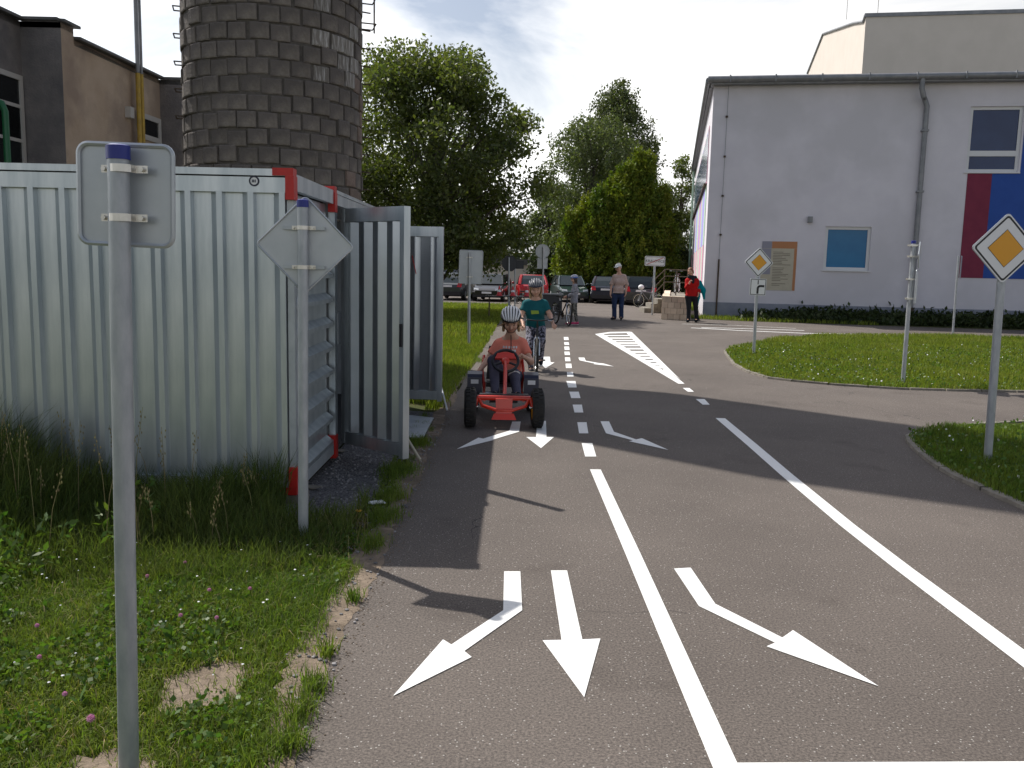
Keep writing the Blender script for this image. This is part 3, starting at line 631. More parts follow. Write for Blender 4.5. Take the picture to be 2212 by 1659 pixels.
def wall_window(P0, d, s0, s1, z0, z1, bars, parent, out=.02, fw=.09, fm='wframe', gm='glass_d'):
    P0, d = V2(P0), V2(d); n = Vector((d.y, -d.x, 0)); w = MB()
    def bar(a0, a1, b0, b1, o0, o1):
        w_ = MB(); w_.prism([P0 + d * a0 + Vector((0, 0, b0)) + n * o0, P0 + d * a1 + Vector((0, 0, b0)) + n * o0, P0 + d * a1 + Vector((0, 0, b1)) + n * o0, P0 + d * a0 + Vector((0, 0, b1)) + n * o0], n, o1 - o0); return w_
    for q in [(s0, s1, z0, z0 + fw), (s0, s1, z1 - fw, z1), (s0, s0 + fw, z0 + fw, z1 - fw), (s1 - fw, s1, z0 + fw, z1 - fw)]:
        bb = bar(*q, .003, out + .02); w.v, w.f, w.m = w.v + bb.v, w.f + [tuple(i + len(w.v) for i in f) for f in bb.f], w.m + bb.m
    for zb in bars:
        bb = bar(s0 + fw, s1 - fw, zb - .03, zb + .03, .004, out + .012); w.v, w.f, w.m = w.v + bb.v, w.f + [tuple(i + len(w.v) for i in f) for f in bb.f], w.m + bb.m
    fr = w.build('window', M[fm], parent)
    zs = [z0 + fw] + [v for zb in bars for v in (zb - .03, zb + .03)] + [z1 - fw]
    for i in range(0, len(zs), 2): bar(s0 + fw, s1 - fw, zs[i], zs[i + 1], .002, out * .5).build('pane', M[gm], fr)
    return fr
s0, z1 = planept(pA, wd, 46, 165); _, z0 = planept(pA, wd, 46, 372); _, zb = planept(pA, wd, 46, 232); _, zb2 = planept(pA, wd, 46, 305)
wall_window(pA, wd, s0 - 2.4, s0 - .02, z0, z1, (zb, zb2), lb)
s0, z1 = planept(pC, wd, 293, 239); s1, z0 = planept(pC, wd, 346, 312); s1 = min(s1, (pE - pC).to_2d().length - .05)
wall_window(pC, wd, s0, s1, z0, z1, (), lb, fw=.11)
s0, z0 = planept(pC, wd, 274, 243); n_ = Vector((wd.y, -wd.x, 0))
p = V2(pC) + wd * s0 + Vector((0, 0, z0)) + n_ * .04; MB().box(p, (.16, .16, .22), Matrix.Rotation(math.atan2(wd.y, wd.x), 3, 'Z')).build('junction_box', M['wframe'], lb)
ZY = planept(pC, wd, 286, 160)[1]
for k, xx in enumerate((283, 288)):
    s0, z0 = planept(pC, wd, xx, 200); p = V2(pC) + wd * (s0 - .0) + n_ * (.16 + .03 * k)
    MB().cyl(p, p + Vector((0, 0, ZY)), .05 - .012 * k, 10).build('gas_pipe', M['gyellow'], lb, True)
    MB().cyl(p + Vector((0, 0, ZY + .01)), p + Vector((0, 0, 9.5 - k)), .042 - .012 * k, 10).build('flue_pipe', M['gutter'], lb, True)
p = at(14, 300, 15.2); MB().tube([p + Vector((0, 0, -1.6)), p + Vector((0, 0, .45)), p + Vector((-.05, 0, .58)), p + Vector((-.2, 0, .64))], .055, 10).build('green_pipe', M['greenp'], lb, True)

# ================================================================== WHITE BUILDING ON THE RIGHT
BA = R(-10.2); BC = gd(1517, 685); bd = Vector((math.cos(BA), math.sin(BA), 0)); bn = Vector((bd.y, -bd.x, 0))   # bn: out of the front wall
wb = root('school_building', 'large white rendered building with zinc gutter and coloured facade panels', 'building', BC)
def fp(x, y): return planept(BC, bd, x, y)
def fpos(u, z, o=0.0): return V2(BC) + bd * u + Vector((0, 0, z)) + bn * o
_, ZR = fp(1538, 185); W = 27.0
def fbox(u0, u1, z0, z1, o0, o1, name, m, parent=None, smooth=False):
    return MB().prism([fpos(u0, z0, o0), fpos(u1, z0, o0), fpos(u1, z1, o0), fpos(u0, z1, o0)], bn, o1 - o0).build(name, M[m], parent or wb, smooth)
def wall_holes(u0, u1, z0, z1, holes, P, m, name, depth=.16):
    us = sorted({u0, u1} | {h[0] for h in holes} | {h[1] for h in holes}); zs = sorted({z0, z1} | {h[2] for h in holes} | {h[3] for h in holes}); b = MB()
    for a, c_ in zip(us[:-1], us[1:]):
        for d_, e in zip(zs[:-1], zs[1:]):
            mu, mz = (a + c_) / 2, (d_ + e) / 2
            if any(h[0] < mu < h[1] and h[2] < mz < h[3] for h in holes): continue
            b.add([P(a, d_), P(c_, d_), P(c_, e), P(a, e)], [(0, 1, 2, 3)])
    for h in holes:
        k = [(h[0], h[2]), (h[1], h[2]), (h[1], h[3]), (h[0], h[3])]
        for i in range(4):
            p, q = k[i], k[(i + 1) % 4]; b.add([P(*p), P(*q), P(*q, -depth), P(*p, -depth)], [(3, 2, 1, 0)])
    return b.build(name, M[m], wb)
w1 = (*fp(1778, 0)[:1], 0); 
ua, za = fp(1784, 489); ub, zb = fp(1876, 585); win1 = (ua, ub, zb, za)
ua, za = fp(2098, 230); ub, zb = fp(2198, 372); win2 = (ua, ub + .02, zb, za)
win3 = (ub + 1.9, ub + 4.0, zb, za)
_, zpl = fp(1700, 657)
wall_holes(0, W, zpl, ZR, [win1, win2, win3], fpos, 'wall', 'front_wall')
fbox(0, W, -.05, zpl - .002, -.02, .03, 'plinth', 'plinth')
def bwin(h, gm, split=None):
    u0, u1, z0, z1 = h; fw = .10; b = MB()
    rects = [(u0, u1, z0, z0 + fw), (u0, u1, z1 - fw, z1), (u0, u0 + fw, z0 + fw, z1 - fw), (u1 - fw, u1, z0 + fw, z1 - fw)]
    if split: rects.append((u0 + fw, u1 - fw, split - .09, split + .09))
    for r in rects: b.prism([fpos(r[0], r[2], -.15), fpos(r[1], r[2], -.15), fpos(r[1], r[3], -.15), fpos(r[0], r[3], -.15)], bn, .075)
    fr = b.build('window', M['pvc'], wb)
    for q in ([(z0 + fw, z1 - fw)] if not split else [(z0 + fw, split - .09), (split + .09, z1 - fw)]):
        fbox(u0 + fw, u1 - fw, q[0], q[1], -.135, -.115, 'pane', gm, fr)
    fbox(u0 - .05, u1 + .05, z0 - .04, z0 - .003, -.05, .05, 'sill', 'pvc', fr)
bwin(win1, 'glass_b'); _, zs_ = fp(2140, 331); bwin(win2, 'glass_n', zs_); bwin(win3, 'glass_n', zs_)
# painted panels below and beside the upper window
u0, zt = fp(2090, 378); u1, _ = fp(2143, 378); _, zb_ = fp(2080, 600); 
fbox(u0, u1 - .002, zb_, win2[2] - .05, .002, .014, 'facade_panel', 'crimson'); u2 = win3[0]
fbox(u1, u2 + 2.6, zb_, win2[2] - .05, .002, .014, 'facade_panel', 'blue'); fbox(win2[1] + .06, win3[0] - .06, win2[2] - .048, win2[3], .002, .014, 'facade_panel', 'blue')
# gutter and eaves
_, ze = fp(1538, 172)
fbox(-.10, W, ZR - .02, ZR + .03, -.3, .36, 'eave_board', 'gutter')
MB().tube([fpos(-.22, ZR + .13, .40), fpos(W, ZR + .13, .40)], .11, 12).build('gutter', M['gutter'], wb, True)
fbox(-.12, W, ZR + .031, ZR + .22, -8, .28, 'roof', 'gutter')
for k in range(18): fbox(.5 + k * 1.5, .54 + k * 1.5, ZR + .02, ZR + .25, .28, .525, 'gutter_bracket', 'gutter')
# downpipe
ud, _ = fp(1984, 200); ud2, zd = fp(2000, 232); 
MB().tube([fpos(ud, ZR + .05, .40), fpos(ud, ZR - .25, .40), fpos(ud + .08, ZR - .5, .36), fpos(ud2 - .1, zd + .25, .16), fpos(ud2, zd + .02, .12), fpos(ud2, zd - .4, .12), fpos(ud2, .55, .12)], .085, 12).build('downpipe', M['gutter'], wb, True)
for z in (ZR - 1.6, ZR - 3.6, 2.2): fbox(ud2 - .11, ud2 + .11, z, z + .06, .0, .22, 'pipe_clip', 'gutter')
MB().cyl(fpos(ud2, .56, .12), fpos(ud2, -.02, .12), .11, 12).build('pipe_foot', M['iron'], wb, True)
# sensor box, poster, lightning conductor
u0, z0 = fp(1744, 481); u1, z1 = fp(1755, 468); fbox(u0, u1, z0, z1, .002, .12, 'sensor_box', 'gutter')
ux, zx = fp(1553, 560)
MB().cyl(fpos(ux, zx, .05), fpos(ux, .02, .05), .03, 8).build('conductor_guard', M['iron'], wb, True)
MB().cyl(fpos(ux, zx, .05), fpos(ux + .02, ZR, .05), .008, 6).build('lightning_conductor', M['gutter'], wb)
for k in range(4): fbox(ux - .03, ux + .05, 2.9 + k * 1.35, 2.96 + k * 1.35, .002, .07, 'conductor_clip', 'iron')
u0, z1 = fp(1647, 521); u1, z0 = fp(1716, 628); um, _ = fp(1668, 521); zh = z1 - .24
pb = root('notice_poster', 'tall cream notice poster with orange header on the white wall', 'poster', fpos((u0 + u1) / 2, z0, 0)); 
def pbox(a, b_, c_, d_, o0, o1, n, m, par=None): return MB().prism([fpos(a, c_, o0), fpos(b_, c_, o0), fpos(b_, d_, o0), fpos(a, d_, o0)], bn, o1 - o0).build(n, M[m], par or pb)
bo = pbox(u0, u1, z0, z1, .004, .016, 'board', 'poster'); pbox(u0, um - .01, z0 + .55, zh - .01, .0165, .019, 'side_column', 'poster_g'); pbox(u0, um, zh, z1, .0165, .020, 'header_field', 'poster_g'); pbox(um + .005, u1, zh, z1, .0165, .021, 'header_field', 'poster_o'); pbox(u1 - .09, u1, z0, zh - .005, .0165, .020, 'edge_band', 'poster_o')
zz = zh - .14
while zz > z0 + .1:
    pbox(um + .06, um + .06 + (u1 - um - .25) * random.uniform(.45, 1), zz, zz + .022, .0165, .019, 'text_line', 'print', bo); zz -= random.choice((.055, .055, .055, .11))
# left side wall, seen very obliquely, with coloured stripes and window bands
sd = -bn; DEP = 27.0                                      # back along the side wall; its outside looks to -bd
def spos(v, z, o=0.0): return V2(BC) + sd * v + Vector((0, 0, z)) - bd * o
b = MB(); b.add([spos(DEP, -.05), spos(0, -.05), spos(0, ZR), spos(DEP, ZR)], [(0, 1, 2, 3)]); b.build('side_wall', M['wall'], wb)
b = MB(); b.add([spos(DEP, -.05), spos(DEP, ZR), fpos(W, ZR, -DEP), fpos(W, -.05, -DEP)], [(0, 1, 2, 3)]); b.add([fpos(W, -.05), fpos(W, -.05, -DEP), fpos(W, ZR, -DEP), fpos(W, ZR)], [(0, 1, 2, 3)]); b.build('rear_wall', M['wall'], wb)
def sbox(v0, v1, z0, z1, o0, o1, n, m, par=None): return MB().prism([spos(v1, z0, o0), spos(v0, z0, o0), spos(v0, z1, o0), spos(v1, z1, o0)], -bd, o1 - o0).build(n, M[m], par or wb)
MB().tube([spos(-.3, ZR + .12, .20), spos(DEP, ZR + .12, .20)], .10, 10).build('gutter', M['gutter'], wb, True)
sbox(.31, DEP, ZR - .03, ZR + .028, -.3, .13, 'eave_board', 'gutter')
pal = ['pinkp', 'lilac', 'mint', 'pinkp', 'mint', 'lilac', 'mint', 'pinkp']
v = 2.2; i = 0
while v < DEP - 3:
    w_ = 1.35
    sbox(v, v + w_ - .02, ZR - 3.1, ZR - 1.0, .004, .02, 'facade_panel', pal[i % 8]); sbox(v + .12, v + w_ - .12, ZR - 3.0, ZR - 1.1, .021, .03, 'pane', 'glass_n')
    sbox(v + .05, v + w_ - .05, ZR - 3.18, ZR - 3.11, .0, .12, 'sill', 'iron')
    sbox(v, v + w_ - .02, ZR - 5.4, ZR - 3.2, .004, .02, 'facade_panel', ['mint', 'lilac', 'lilac', 'mint', 'pinkp', 'lilac', 'pinkp', 'mint'][i % 8])
    sbox(v, v + w_ - .02, .9, ZR - 5.41, .004, .02, 'facade_panel', ['pinkp', 'mint', 'pinkp', 'pinkp', 'mint', 'pinkp', 'mint', 'pinkp'][i % 8])
    v += w_; i += 1
MB().cyl(spos(DEP - .6, .1, .12), spos(DEP - .6, ZR, .12), .07, 8).build('downpipe', M['mint'], wb, True)
# taller hall behind
HY = 44.0
ha = at(1862, 155, HY); hd = bd; hs = -bn; h0 = V2(ha)
zh1 = at(1865, 37, HY).z
def hp(v, u, z): return h0 + hs * v + hd * u + Vector((0, 0, z))
def hside(x, y):                                           # picture point on the hall's left wall -> (v, z)
    r = ray(x, y); n = hd; t = h0.dot(n) / r.dot(n); p = r * t; return (p - h0).dot(hs), HC + p.z
prof = [(0, 4), (0, zh1), (.35, zh1 - .15)] + [hside(*p) for p in [(1845, 52), (1779, 75), (1745, 160)]]
vE = prof[-1][0]; prof = prof[:-1] + [(prof[-2][0] + .01, prof[-2][1])] + [hside(1745, 160)] + [(vE, 4)]
hl_ = root('sports_hall', 'taller cream hall with angled roof rising behind the white building', 'building', h0)
b = MB(); b.add([hp(v, 0, z) for v, z in prof], [tuple(range(len(prof)))]); b.build('side_wall', M['wall_cream'], hl_)
b = MB(); b.add([hp(0, 0, 4), hp(0, 30, 4), hp(0, 30, zh1), hp(0, 0, zh1)], [(0, 1, 2, 3)]); b.build('front_wall', M['wall_cream'], hl_)
b = MB(); n = len(prof); rp = prof[1:-1]; b.add([hp(v, 0, z) for v, z in rp] + [hp(v, 30, z) for v, z in rp], [(i, i + len(rp), i + 1 + len(rp), i + 1) for i in range(len(rp) - 1)]); b.build('roof', M['rooftin'], hl_)
MB().prism([hp(-.06, -.06, zh1), hp(-.06, 30, zh1), hp(-.06, 30, zh1 + .17), hp(-.06, -.06, zh1 + .17)], hs, .3).build('roof_edge', M['gutter'], hl_)
for (v, z), (v2, z2) in zip(rp[:-1], rp[1:]):
    MB().tube([hp(v, -.03, z + .05), hp(v2, -.03, z2 + .05)], .07, 6).build('roof_edge', M['gutter'], hl_)
for xx, yy in ((1880, 37), (1808, 62)):
    p = hp(0.4, .6, zh1) if xx == 1880 else hp(6, .1, hside(1808, 66)[1]); MB().tube([p, p + Vector((0, 0, 1.6))], .012, 5).build('lightning_rod', M['iron'], hl_)

# steps, railing and low sandstone wall at the building's side
sw = root('sandstone_wall', 'low sandstone block wall of the entrance landing beside the steps', 'wall', gd(1455, 690))
wa, wbp = gd(1428, 690), gd(1482, 693); wv = (wbp - wa); wl_ = wv.length; wu = wv.normalized(); wn_ = Vector((wu.y, -wu.x, 0)); hW = .78
nr, nc = 4, 4
for r in range(nr):
    for k in range(-1, nc):
        s0 = max(0, (k + (r % 2) * .5) * wl_ / nc); s1 = min(wl_, (k + 1 + (r % 2) * .5) * wl_ / nc)
        if s1 - s0 < .04: continue
        p = wa + wu * s0 + wn_ * jit(.012); MB().prism([p + wu * .006 + Vector((0, 0, r * hW / nr + .006)), p + wu * (s1 - s0 - .006) + Vector((0, 0, r * hW / nr + .006)), p + wu * (s1 - s0 - .006) + Vector((0, 0, (r + 1) * hW / nr)), p + wu * .006 + Vector((0, 0, (r + 1) * hW / nr))], -wn_, .4).build('stone_block', M['sandstone'], sw)
LL = 8.6; sdv = V2(-bn); zL2 = hW - .06                    # landing runs back along the building
sn_ = -bd
k = 0
for r in range(nr):
    nb = 12
    for k in range(-1, nb):
        s0 = max(.0, (k + (r % 2) * .5) * LL / nb); s1 = min(LL, (k + 1 + (r % 2) * .5) * LL / nb)
        if s1 - s0 < .06: continue
        p = wa + sdv * (s0 + .41) + sn_ * (.005 + jit(.01)); q_ = wa + sdv * (s1 + .40 - .01) + sn_ * (.005 + jit(.01)); z0_, z1_ = r * hW / nr + .006, (r + 1) * hW / nr
        MB().prism([q_ + Vector((0, 0, z0_)), p + Vector((0, 0, z0_)), p + Vector((0, 0, z1_)), q_ + Vector((0, 0, z1_))], -sn_, .25).build('stone_block', M['sandstone'], sw)
A_, B_ = wa + sdv * .03 - sn_ * .03, wbp + sdv * .03 + sn_ * .0
MB().prism([A_, B_, B_ + sdv * LL, A_ + sdv * LL], (0, 0, 1), zL2).build('landing', M['kerb'], sw)
st = root('entrance_railing', 'grey tubular railing rising along the steps by the white building', 'railing', gd(1425, 672))
r0 = [at(1412, 660, 33), at(1412, 625, 33), at(1440, 590, 33.5), at(1487, 588, 34)]
pst = [(1412, 625, 668), (1436, 582, 640), (1462, 586, 640), (1486, 586, 660)]
for x, ya, yb in pst: (lambda T: MB().cyl(T, Vector((T.x, T.y, zL2 if 5.75 < T.x < 6.4 else 0)), .022, 8))(at(x, ya, 33.2)).build('post', M['iron'], st, True)
for dy in (0, 16, 30):
    MB().tube([at(1408, 610 + dy, 33.15), at(1437, 582 + dy * .9, 33.15), at(1488, 584 + dy * .9, 33.15)], .018, 8).build('rail', M['iron'], st, True)
sp = root('entrance_steps', 'short flight of pale concrete steps beside the town sign', 'steps', gd(1418, 676))
for k in range(3):
    MB().bbox((5.02 + k * .25, 33.9 + .003 * k, -.02), (5.02 + (k + 1) * .25 + (.0 if k < 2 else .12), 35.3 - .003 * k, .18 * (k + 1))).build('step', M['kerb'], sp)
# ================================================================== SIGN POSTS
def rpoly(pts, r, n=4):                                   # rounded polygon in 2-D
    out = []; k = len(pts)
    for i in range(k):
        p, a, b = Vector(pts[i]), Vector(pts[i - 1]), Vector(pts[(i + 1) % k])
        da, db = (a - p).normalized(), (b - p).normalized(); ang = da.angle(db); d = r / math.tan(ang / 2)
        p0, p1 = p + da * d, p + db * d; c = p + (da + db).normalized() * (r / math.sin(ang / 2))
        for j in range(n + 1):
            q = p0.lerp(p1, j / n); q = c + (q - c).normalized() * r; out.append(q)
    return out
def square(h): return [(-h, -h), (h, -h), (h, h), (-h, h)]
def diamond(h): return [(0, -h), (h, 0), (0, h), (-h, 0)]
class Plate:
    def __init__(s, c, yaw=0.0, tilt=0.0):
        s.c = Vector(c); s.n = Vector((math.sin(yaw), -math.cos(yaw), 0)); s.ux = Vector((math.cos(yaw), math.sin(yaw), 0)); s.uz = Vector((0, 0, 1))
        q = Matrix.Rotation(tilt, 3, s.n); s.ux = q @ s.ux; s.uz = q @ s.uz
    def p(s, a, o=0.0): return s.c + s.ux * a[0] + s.uz * a[1] + s.n * o
    def sheet(s, pts, name, m, parent, o, th): return MB().prism([s.p(a, o) for a in pts], s.n, th).build(name, M[m], parent)
    def ring(s, po, pi, name, m, parent, o, th):
        k = len(po); b = MB(); vs = [s.p(a, o) for a in po] + [s.p(a, o) for a in pi] + [s.p(a, o + th) for a in po] + [s.p(a, o + th) for a in pi]
        fs = []
        for i in range(k):
            j = (i + 1) % k; fs += [(2 * k + i, 2 * k + j, 3 * k + j, 3 * k + i), (i, j, 2 * k + j, 2 * k + i), (j + k, i + k, i + 3 * k, j + 3 * k)]
        b.add(vs, fs); return b.build(name, M[m], parent)
def post(name, label, bx, by, tx, ty, r=.030, cap=True, cat='road sign', group=None):
    B = gd(bx, by); T = at(tx, ty, B.y)
    o = root(name, label, cat, B, group=group)
    MB().tube([B + Vector((0, 0, -.05)), T - Vector((0, 0, .0))], r, 16).build('pole', M['pole'], o, True)
    if cap: MB().tube([T - Vector((0, 0, .035)), T + Vector((0, 0, .004)), T + Vector((0, 0, .008))], [r + .003, r + .003, r * .7], 16).build('pole_cap', M['blue_cap'], o, True)
    return o, B, T
def clamp(o, p, r, w, back=True, yoff=.03):
    # strap round the pole, bolted to the sign behind it (sign on +Y side)
    b = MB(); h = .022
    arc = [Vector((math.cos(t) * (r + .004), math.sin(t) * (r + .004), 0)) for t in [math.pi + math.pi * i / 10 for i in range(11)]]
    pts = [Vector((-r - .035, r * .5, 0)), Vector((-r - .006, r * .5, 0))] + arc + [Vector((r + .006, r * .5, 0)), Vector((r + .04, r * .5, 0))]
    vs = [];
    for q in pts:
        vs += [p + q + Vector((0, 0, -h / 2)), p + q + Vector((0, 0, h / 2)), p + q * .94 + Vector((0, .003, h / 2)), p + q * .94 + Vector((0, .003, -h / 2))]
    fs = []
    for i in range(len(pts) - 1):
        for e in range(4): fs.append((4 * i + e, 4 * i + (e + 1) % 4, 4 * i + 4 + (e + 1) % 4, 4 * i + 4 + e))
    b.add(vs, fs); c = b.build('clamp', M['clamp'], o)
    for sx in (-1, 1): MB().cyl(p + Vector((sx * (r + .025), r * .5 - .012, 0)), p + Vector((sx * (r + .025), r * .5 + .002, 0)), .007, 6).build('bolt', M['clamp'], c)
    if w: MB().bbox(p + Vector((-w / 2, r * .5 + .004, -.010)), p + Vector((w / 2, r * .5 + .016, .010))).build('rail', M['zincd'], o)
def rim_back(P, outline, o, rr=.006, m='signback'):
    MB().tube([P.p(a, .004) for a in outline], rr, 6, closed=True).build('sign_rim', M[m], o, True)

# nearest sign, back of a square plate
o, B, T = post('road_sign', 'back of a rounded square sign on the nearest galvanised pole, blue cap', 278, 1668, 255, 318, .0305)
Yq = B.y + .05; cs = [at(170, 310, Yq), at(376, 316, Yq), at(376, 531, Yq), at(172, 526, Yq)]; cc = sum(cs, Vector()) / 4
P = Plate(cc, R(-2), R(-1.4)); hw = ((cs[1] - cs[0]).length + (cs[2] - cs[3]).length) / 4; hh = ((cs[3] - cs[0]).length + (cs[2] - cs[1]).length) / 4
ol = rpoly([(-hw, -hh), (hw, -hh), (hw, hh), (-hw, hh)], .03, 6)
P.sheet(ol, 'sign_plate', 'signback', o, -.006, .006); rim_back(P, ol, o, .0075)
for yy in (364, 470): clamp(o, at(262, yy, B.y), .0305, 0)
# diamond by the container corner
o, B, T = post('road_sign', 'back of a diamond sign on the pole before the red container corner', 655, 1170, 654, 434, .0295)
Yq = B.y + .045; cc = at(659, 530, Yq); P = Plate(cc, R(3), R(-1)); ol = rpoly(diamond(.272), .022, 5)
P.sheet(ol, 'sign_plate', 'signback', o, -.006, .006); rim_back(P, ol, o, .006)
for yy in (492, 577): clamp(o, at(654, yy, B.y), .0295, .235)
# priority signs facing the camera
def priority(o, c, h, yaw, tilt, suffix=''):
    P = Plate(c, yaw, tilt); k = 5
    P.sheet(rpoly(diamond(h), h * .10, k), 'sign_plate', 'signback', o, -.012, .012)
    f = P.sheet(rpoly(diamond(h * .985), h * .095, k), 'sign_face', 'white', o, .0005, .0012)
    P.ring(rpoly(diamond(h * .935), h * .085, k), rpoly(diamond(h * .865), h * .06, k), 'black_border', 'black', f, .0022, .0008)
    P.sheet(diamond(h * .535), 'centre_outline', 'black', f, .0022, .0008); P.sheet(diamond(h * .515), 'centre_field', 'orange', f, .0036, .0008)
    return P
o, B, T = post('road_sign', 'large priority road diamond sign with orange centre at the right edge', 2133, 1000, 2166, 560, .034, cap=False)
priority(o, at(2172, 536.6, B.y - .045), .302, R(4), R(-.5)); MB().bbox(at(2171, 520, B.y) + Vector((-.09, -.036, -.012)), at(2171, 520, B.y) + Vector((.09, -.03, .012))).build('rail', M['zincd'], o)
o, B, T = post('road_sign', 'smaller priority diamond sign above a white bend plate, on the grass island tip', 1628, 768, 1638, 555, .030, cap=False)
priority(o, at(1639.6, 567, B.y - .045), .292, R(6), R(-1.2))
P = Plate(at(1637.5, 620, B.y - .045), R(6), R(-1.2)); ol = rpoly(square(.163), .015, 3)
P.sheet(ol, 'sign_plate', 'signback', o, -.012, .012); f = P.sheet(rpoly(square(.161), .015, 3), 'sign_face', 'white', o, .0005, .001)
P.ring(rpoly(square(.152), .012, 3), rpoly(square(.141), .008, 3), 'black_border', 'black', f, .002, .001)
arc = [(-.005 + .10 - .10 * math.cos(t), -.02 + .065 * math.sin(t)) for t in [math.pi / 2 * i / 8 for i in range(9)]]
cl = [(-.005, -.13), (-.005, -.03)] + [(-.005 + .05 * (1 - math.cos(t)), -.03 + .05 * math.sin(t)) for t in [math.pi / 2 * i / 8 for i in range(1, 9)]] + [(.125, .02)]
def stroke(cl, w):
    L_, R_ = [], []
    for i, p in enumerate(cl):
        a, b = Vector(cl[max(i - 1, 0)]), Vector(cl[min(i + 1, len(cl) - 1)]); t = (b - a).normalized(); q = Vector((-t.y, t.x)) * w / 2; L_.append(Vector(p) + q); R_.append(Vector(p) - q)
    return R_ + L_[::-1]
P.sheet(stroke(cl, .042), 'bend_symbol', 'black', f, .002, .001); P.sheet([(-.015, .05), (.005, .05), (.005, .132), (-.015, .132)], 'side_road_symbol', 'black', f, .002, .001)
# pole with two plates turned edge-on
o, B, T = post('road_sign', 'pole on the grass island carrying two sign plates turned edge-on', 1950, 830, 1974, 521, .031)
for (x, ya, yb, kind) in ((1981, 522, 580, 'd'), (1974, 583, 657, 's')):
    c_ = at(x + 3, (ya + yb) / 2, B.y); hh = abs(at(x, ya, B.y).z - at(x, yb, B.y).z) / 2
    P = Plate(c_ + Vector((.0, -.02, 0)), R(63), R(0)); ol = rpoly(diamond(hh) if kind == 'd' else square(hh * .98), .02, 4)
    P.sheet(ol, 'sign_plate', 'signback', o, -.004, .008); P.sheet([(a[0] * .985, a[1] * .985) for a in ol], 'sign_face', 'white', o, .0045, .001); rim_back(P, ol, o, .007)
for yy in (530, 554, 603, 645):
    p = at(1968 - (yy - 530) * .05, yy, B.y); MB().bbox(p + Vector((-.038, -.038, -.013)), p + Vector((.095, .034, .013))).build('clamp', M['clamp'], o)
# thin pole by the hedge
B = gd(2058, 722); o = root('road_sign', 'thin pole with a narrow edge-on plate beside the hedge strip under the crimson panel', 'road sign', B); T = at(2071, 553, B.y)
MB().tube([B, T], .03, 10).build('pole', M['pole'], o, True)
P = Plate(at(2071, 578, B.y) + Vector((.06, 0, 0)), R(61)); P.sheet(rpoly(square(.33), .03), 'sign_plate', 'signback', o, -.004, .008)
# back of rectangular sign left of the road
o, B, T = post('road_sign', 'back of an upright rectangular sign standing on the lawn left of the road', 1013, 747, 1014, 545, .029, cap=False)
c_ = at(1017, 577, B.y + .05); P = Plate(c_, R(0), R(-1)); w_ = 25 * B.y / F; h_ = 35.5 * B.y / F
ol = rpoly([(-w_, -h_), (w_, -h_), (w_, h_), (-w_, h_)], .03, 4); P.sheet(ol, 'sign_plate', 'signback', o, -.005, .006); rim_back(P, ol, o, .008)
for yy in (556, 598): clamp(o, at(1014, yy, B.y), .029, .2)
# octagonal stop sign and its neighbour, round sign with a plate below, seen from behind
def backpost(label, x, ybase, ytop, plates, r=.03):
    B = gd(x, ybase); o = root('road_sign', label, 'road sign', B); T = at(x + .5, ytop, B.y); MB().tube([B, T], r, 10).build('pole', M['pole'], o, True)
    for cx, cy, pts, m in plates:
        P = Plate(at(cx, cy, B.y + .05)); s = B.y / F; pp = [(a * s, b * s) for a, b in pts]; P.sheet(pp, 'sign_plate', m, o, -.005, .008); rim_back(P, pp, o, .012, m)
    return o
octa = [(17 * math.cos(t), 17 * math.sin(t)) for t in [R(22.5 + 45 * i) for i in range(8)]]; circ = [(14.7 * math.cos(t), 14.7 * math.sin(t)) for t in [R(12 * i) for i in range(30)]]
M['signdark'] = mat('dark_sign_back', (.05, .052, .055), rough=.6)
backpost('dark back of an octagonal stop sign behind the cone table', 1099, 684, 556, [(1101, 569, octa, 'signdark')])
backpost('thin grey pole with a small plate just right of the octagonal sign', 1112, 684, 562, [(1122, 572, [(-9, -8), (9, -8), (9, 8), (-9, 8)], 'signdark')], .025)
backpost('back of a round sign with a square plate beneath, behind the cyclist', 1173, 672, 533, [(1172, 543, circ, 'signback'), (1171.5, 569, [(-10.5, -11), (10.5, -11), (10.5, 11), (-10.5, 11)], 'signback')])
# end-of-town sign
B = gd(1409, 681); o = root('town_sign', 'white end-of-town sign with a red diagonal bar, KRALOVICE', 'town sign', B)
MB().tube([B, at(1415, 556, B.y + .03)], .035, 10).build('pole', M['pole'], o, True)
P = Plate(at(1415, 564, B.y - .03), R(0), R(-.8)); s = B.y / F; w_, h_ = 21.5 * s, 10.3 * s
ol = rpoly([(-w_, -h_), (w_, -h_), (w_, h_), (-w_, h_)], .04); P.sheet(ol, 'sign_plate', 'signback', o, -.02, .02); f = P.sheet(ol, 'sign_face', 'white', o, .0005, .002)
sc = lambda k, l: rpoly([(-w_ * k, -h_ * l), (w_ * k, -h_ * l), (w_ * k, h_ * l), (-w_ * k, h_ * l)], .03)
P.ring(sc(.94, .87), sc(.91, .80), 'black_border', 'black', f, .003, .002)
link('lettering', text_mesh('KRALOVICE', .128, M['black'], P.p((0, -.005), .006), P.ux, P.uz), f)
P.sheet([(-w_ * .86, -h_ * .72), (-w_ * .72, -h_ * .72), (w_ * .86, h_ * .72), (w_ * .72, h_ * .72)], 'red_bar', 'red_paint', f, .009, .002)

